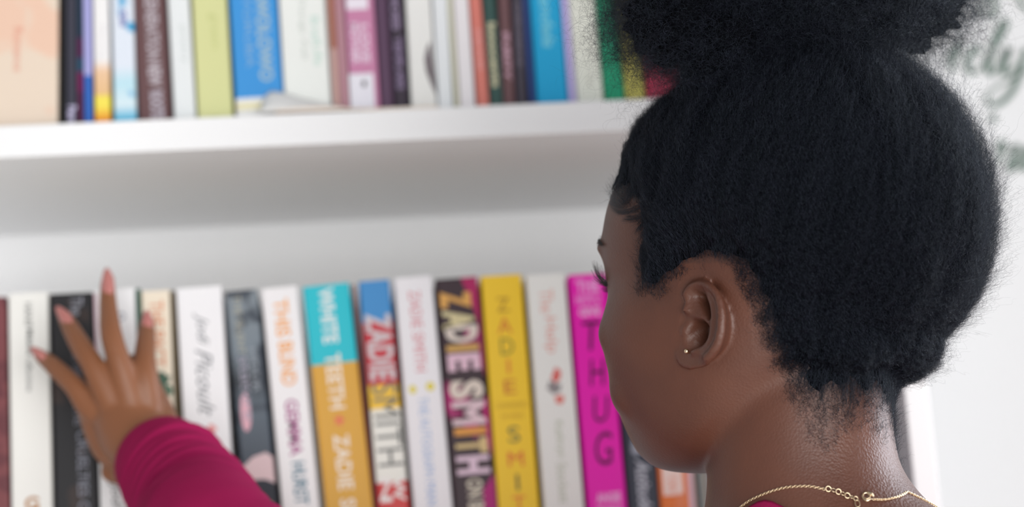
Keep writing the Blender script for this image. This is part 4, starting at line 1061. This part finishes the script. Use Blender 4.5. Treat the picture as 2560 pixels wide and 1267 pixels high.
# ---- trousers and shoes (below the frame, so that she stands on the floor)
trm = mat('denim', (52, 62, 86), .8, .2, vary=.15, vscale=200); shm = mat('shoe_canvas', (230, 228, 224), .7, .2)
HPc = Vector((nb.x, nb.y, zb-.49))+Ty*.0; UL = Union(); US = []
hz = HPc.z
UL.add(loft([ring_e(HPc+Vector((0, 0, .03)), .142, .104, Tx, Ty), ring_e(HPc-Vector((0, 0, .04)), .152, .112, Tx, Ty), ring_e(HPc-Vector((0, 0, .11)), .146, .106, Tx, Ty), ring_e(HPc-Vector((0, 0, .14)), .12, .08, Tx, Ty)]))
for s in (-1, 1):
    h0 = HPc+Tx*(.078*s)-Vector((0, 0, .06)); kn = Vector((h0.x, h0.y, .45))+Tx*(.01*s)+Ty*.01; an = Vector((h0.x, h0.y, .075))+Tx*(.012*s)
    UL.add(tube([h0, h0.lerp(kn, .5), kn, kn.lerp(an, .4), an], [.083, .074, .058, .056, .045]))
    V, F = ellipsoid((0, 0, 0), (1, 1, 1)); c = an+Ty*.05; US.append([( [Vector((c.x, c.y, .042))+Tx*(v.x*.042)+Ty*(v.y*.115)+Vector((0, 0, max(v.z, -.72)*.055)) for v in V], F)])
child(meshobj('trousers', UL.V, UL.F, trm, None, True))
for u_ in US: child(meshobj('shoe', u_[0][0], u_[0][1], shm, None, True))

# ---- jewellery
gold = mat('gold', (246, 222, 186), .28, .5, metal=1.0)
def skin_at(px, py, lift=.0006):
    h = bvh_low.ray_cast(CAM, ray(px, py))
    if h[0] is None or (h[0]-nb).length > .2: return None
    n = h[1] if h[1].dot(-CF) > 0 else -h[1]; return h[0]+n*lift, n
def torus(R_, r_, n=14, m=6):
    V = []; F = []
    for i in range(n):
        a = 2*math.pi*i/n
        for j in range(m):
            b = 2*math.pi*j/m; V.append(Vector(((R_+r_*math.cos(b))*math.cos(a), (R_+r_*math.cos(b))*math.sin(a), r_*math.sin(b))))
    for i in range(n):
        for j in range(m): F.append((i*m+j, ((i+1) % n)*m+j, ((i+1) % n)*m+(j+1) % m, i*m+(j+1) % m))
    return V, F
nk_ = empty('necklace', (nb.x, nb.y, zb+.004)); tag(nk_, 'thin gold chain necklace with a spring clasp at the nape', 'necklace')
def nchild(name, V, F): return meshobj(name, [v-nk_.location for v in V], F, gold, nk_, True)
path = catmull([(1846, 1274), (1872, 1254), (1900, 1240), (1930, 1228), (1965, 1219), (2000, 1216), (2030, 1217), (2062, 1224)], 12)
left = [skin_at(x, y) for x, y in path]; left = [q for q in left if q]
path = catmull([(2178, 1249), (2210, 1250), (2240, 1244), (2258, 1236), (2266, 1230)], 10)
right = [skin_at(x, y) for x, y in path]; right = [q for q in right if q]
# the hidden run round the throat
p0, p1 = right[-1][0], left[0][0]; a0 = math.atan2(p0.y-nb.y, p0.x-nb.x); a1 = math.atan2(p1.y-nb.y, p1.x-nb.x)
if a1 < a0: a1 += 2*math.pi
hid = []
for i in range(1, 70):
    t = i/70; th = a0+(a1-a0)*t; z = p0.z*(1-t)+p1.z*t-.030*math.sin(math.pi*t); dv = Vector((math.cos(th), math.sin(th), 0)); hid.append((Vector((nb.x, nb.y, z))+dv*(body_r(z, dv, nb)+.0006), dv))
def chain(seq, step, R_, r_, name='chain'):
    pts = [q[0] for q in seq]; U_ = Union(); acc = 0; k = 0
    for i in range(1, len(pts)):
        seg = (pts[i]-pts[i-1]).length; t = (pts[i]-pts[i-1]).normalized(); d = step-acc
        while d <= seg:
            p = pts[i-1]+t*d; n = seq[i][1]; s = t.cross(n).normalized(); n2 = s.cross(t)
            u = (s if k % 2 == 0 else n2)
            V, F = torus(R_, r_, 10, 5); w3 = t.cross(u); U_.add(([p+t*(v.x*1.25)+u*(v.y*.8)+w3*v.z for v in V], F)); k += 1; d += step
        acc = seg-(d-step)
    return nchild(name, U_.V, U_.F)
chain(left, .00125, .00078, .00024); chain(right, .00125, .00078, .00026); chain([right[-1]]+hid+[left[0]], .00125, .00078, .00024)
ext = [(2070, 1224), (2083, 1227), (2095, 1231), (2106, 1236), (2117, 1241), (2128, 1245), (2138, 1249)]
for i, (x, y) in enumerate(ext):
    q = skin_at(x, y, .0012)
    if not q: continue
    p, n = q; t = (CR*.9-CU*.35).normalized(); s = n.cross(t).normalized(); V, F = torus(.00145 if i < 5 else .0012, .00036)
    tl = .25 if i % 2 == 0 else -.5; nchild('extender_ring', [p+t*(v.x)+(s*math.cos(tl)+n*math.sin(tl))*v.y+n*v.z for v in V], F)
q = skin_at(2162, 1245, .0022)
if q:
    p, n = q; t = (CR*.95+CU*.2).normalized(); s = n.cross(t).normalized(); U_ = Union(); V, F = torus(.0020, .00062, 18, 8); U_.add(([p+t*v.x+s*v.y+n*v.z for v in V], F))
    U_.add(tube([p+t*.0018+s*.0018, p+t*.0030+s*.0004, p+t*.0036-s*.0010], [.0008, .0010, .0005], n=10)); U_.add(tube([p-t*.0018-s*.0012, p-t*.0006-s*.0030, p+t*.0014-s*.0026], [.0006, .0009, .0007], n=10)); nchild('clasp', U_.V, U_.F)
q = skin_at(2142, 1262, .0014)
if q:
    p, n = q; t = CR; s = n.cross(t).normalized(); V, F = torus(.0017, .0004); nchild('clasp_ring', [p+t*(v.x*.75)+s*(v.y*1.4)+n*v.z for v in V], F)
bv_ear = bvh
h = bvh.ray_cast(CAM, ray(1719, 880))
if h[0] is not None:
    e_ = empty('earring', h[0]); tag(e_, 'small gold ball stud in the ear lobe', 'earring')
    nn = h[1] if h[1].dot(-CF) > 0 else -h[1]; V, F = ellipsoid(nn*.0011, (.0014, .0014, .0014)); meshobj('ball', V, F, gold, e_, True)
    V, F = tube([nn*.0008, nn*-.004], [.00035, .00035], n=8, k=1); meshobj('post', V, F, gold, e_, True)
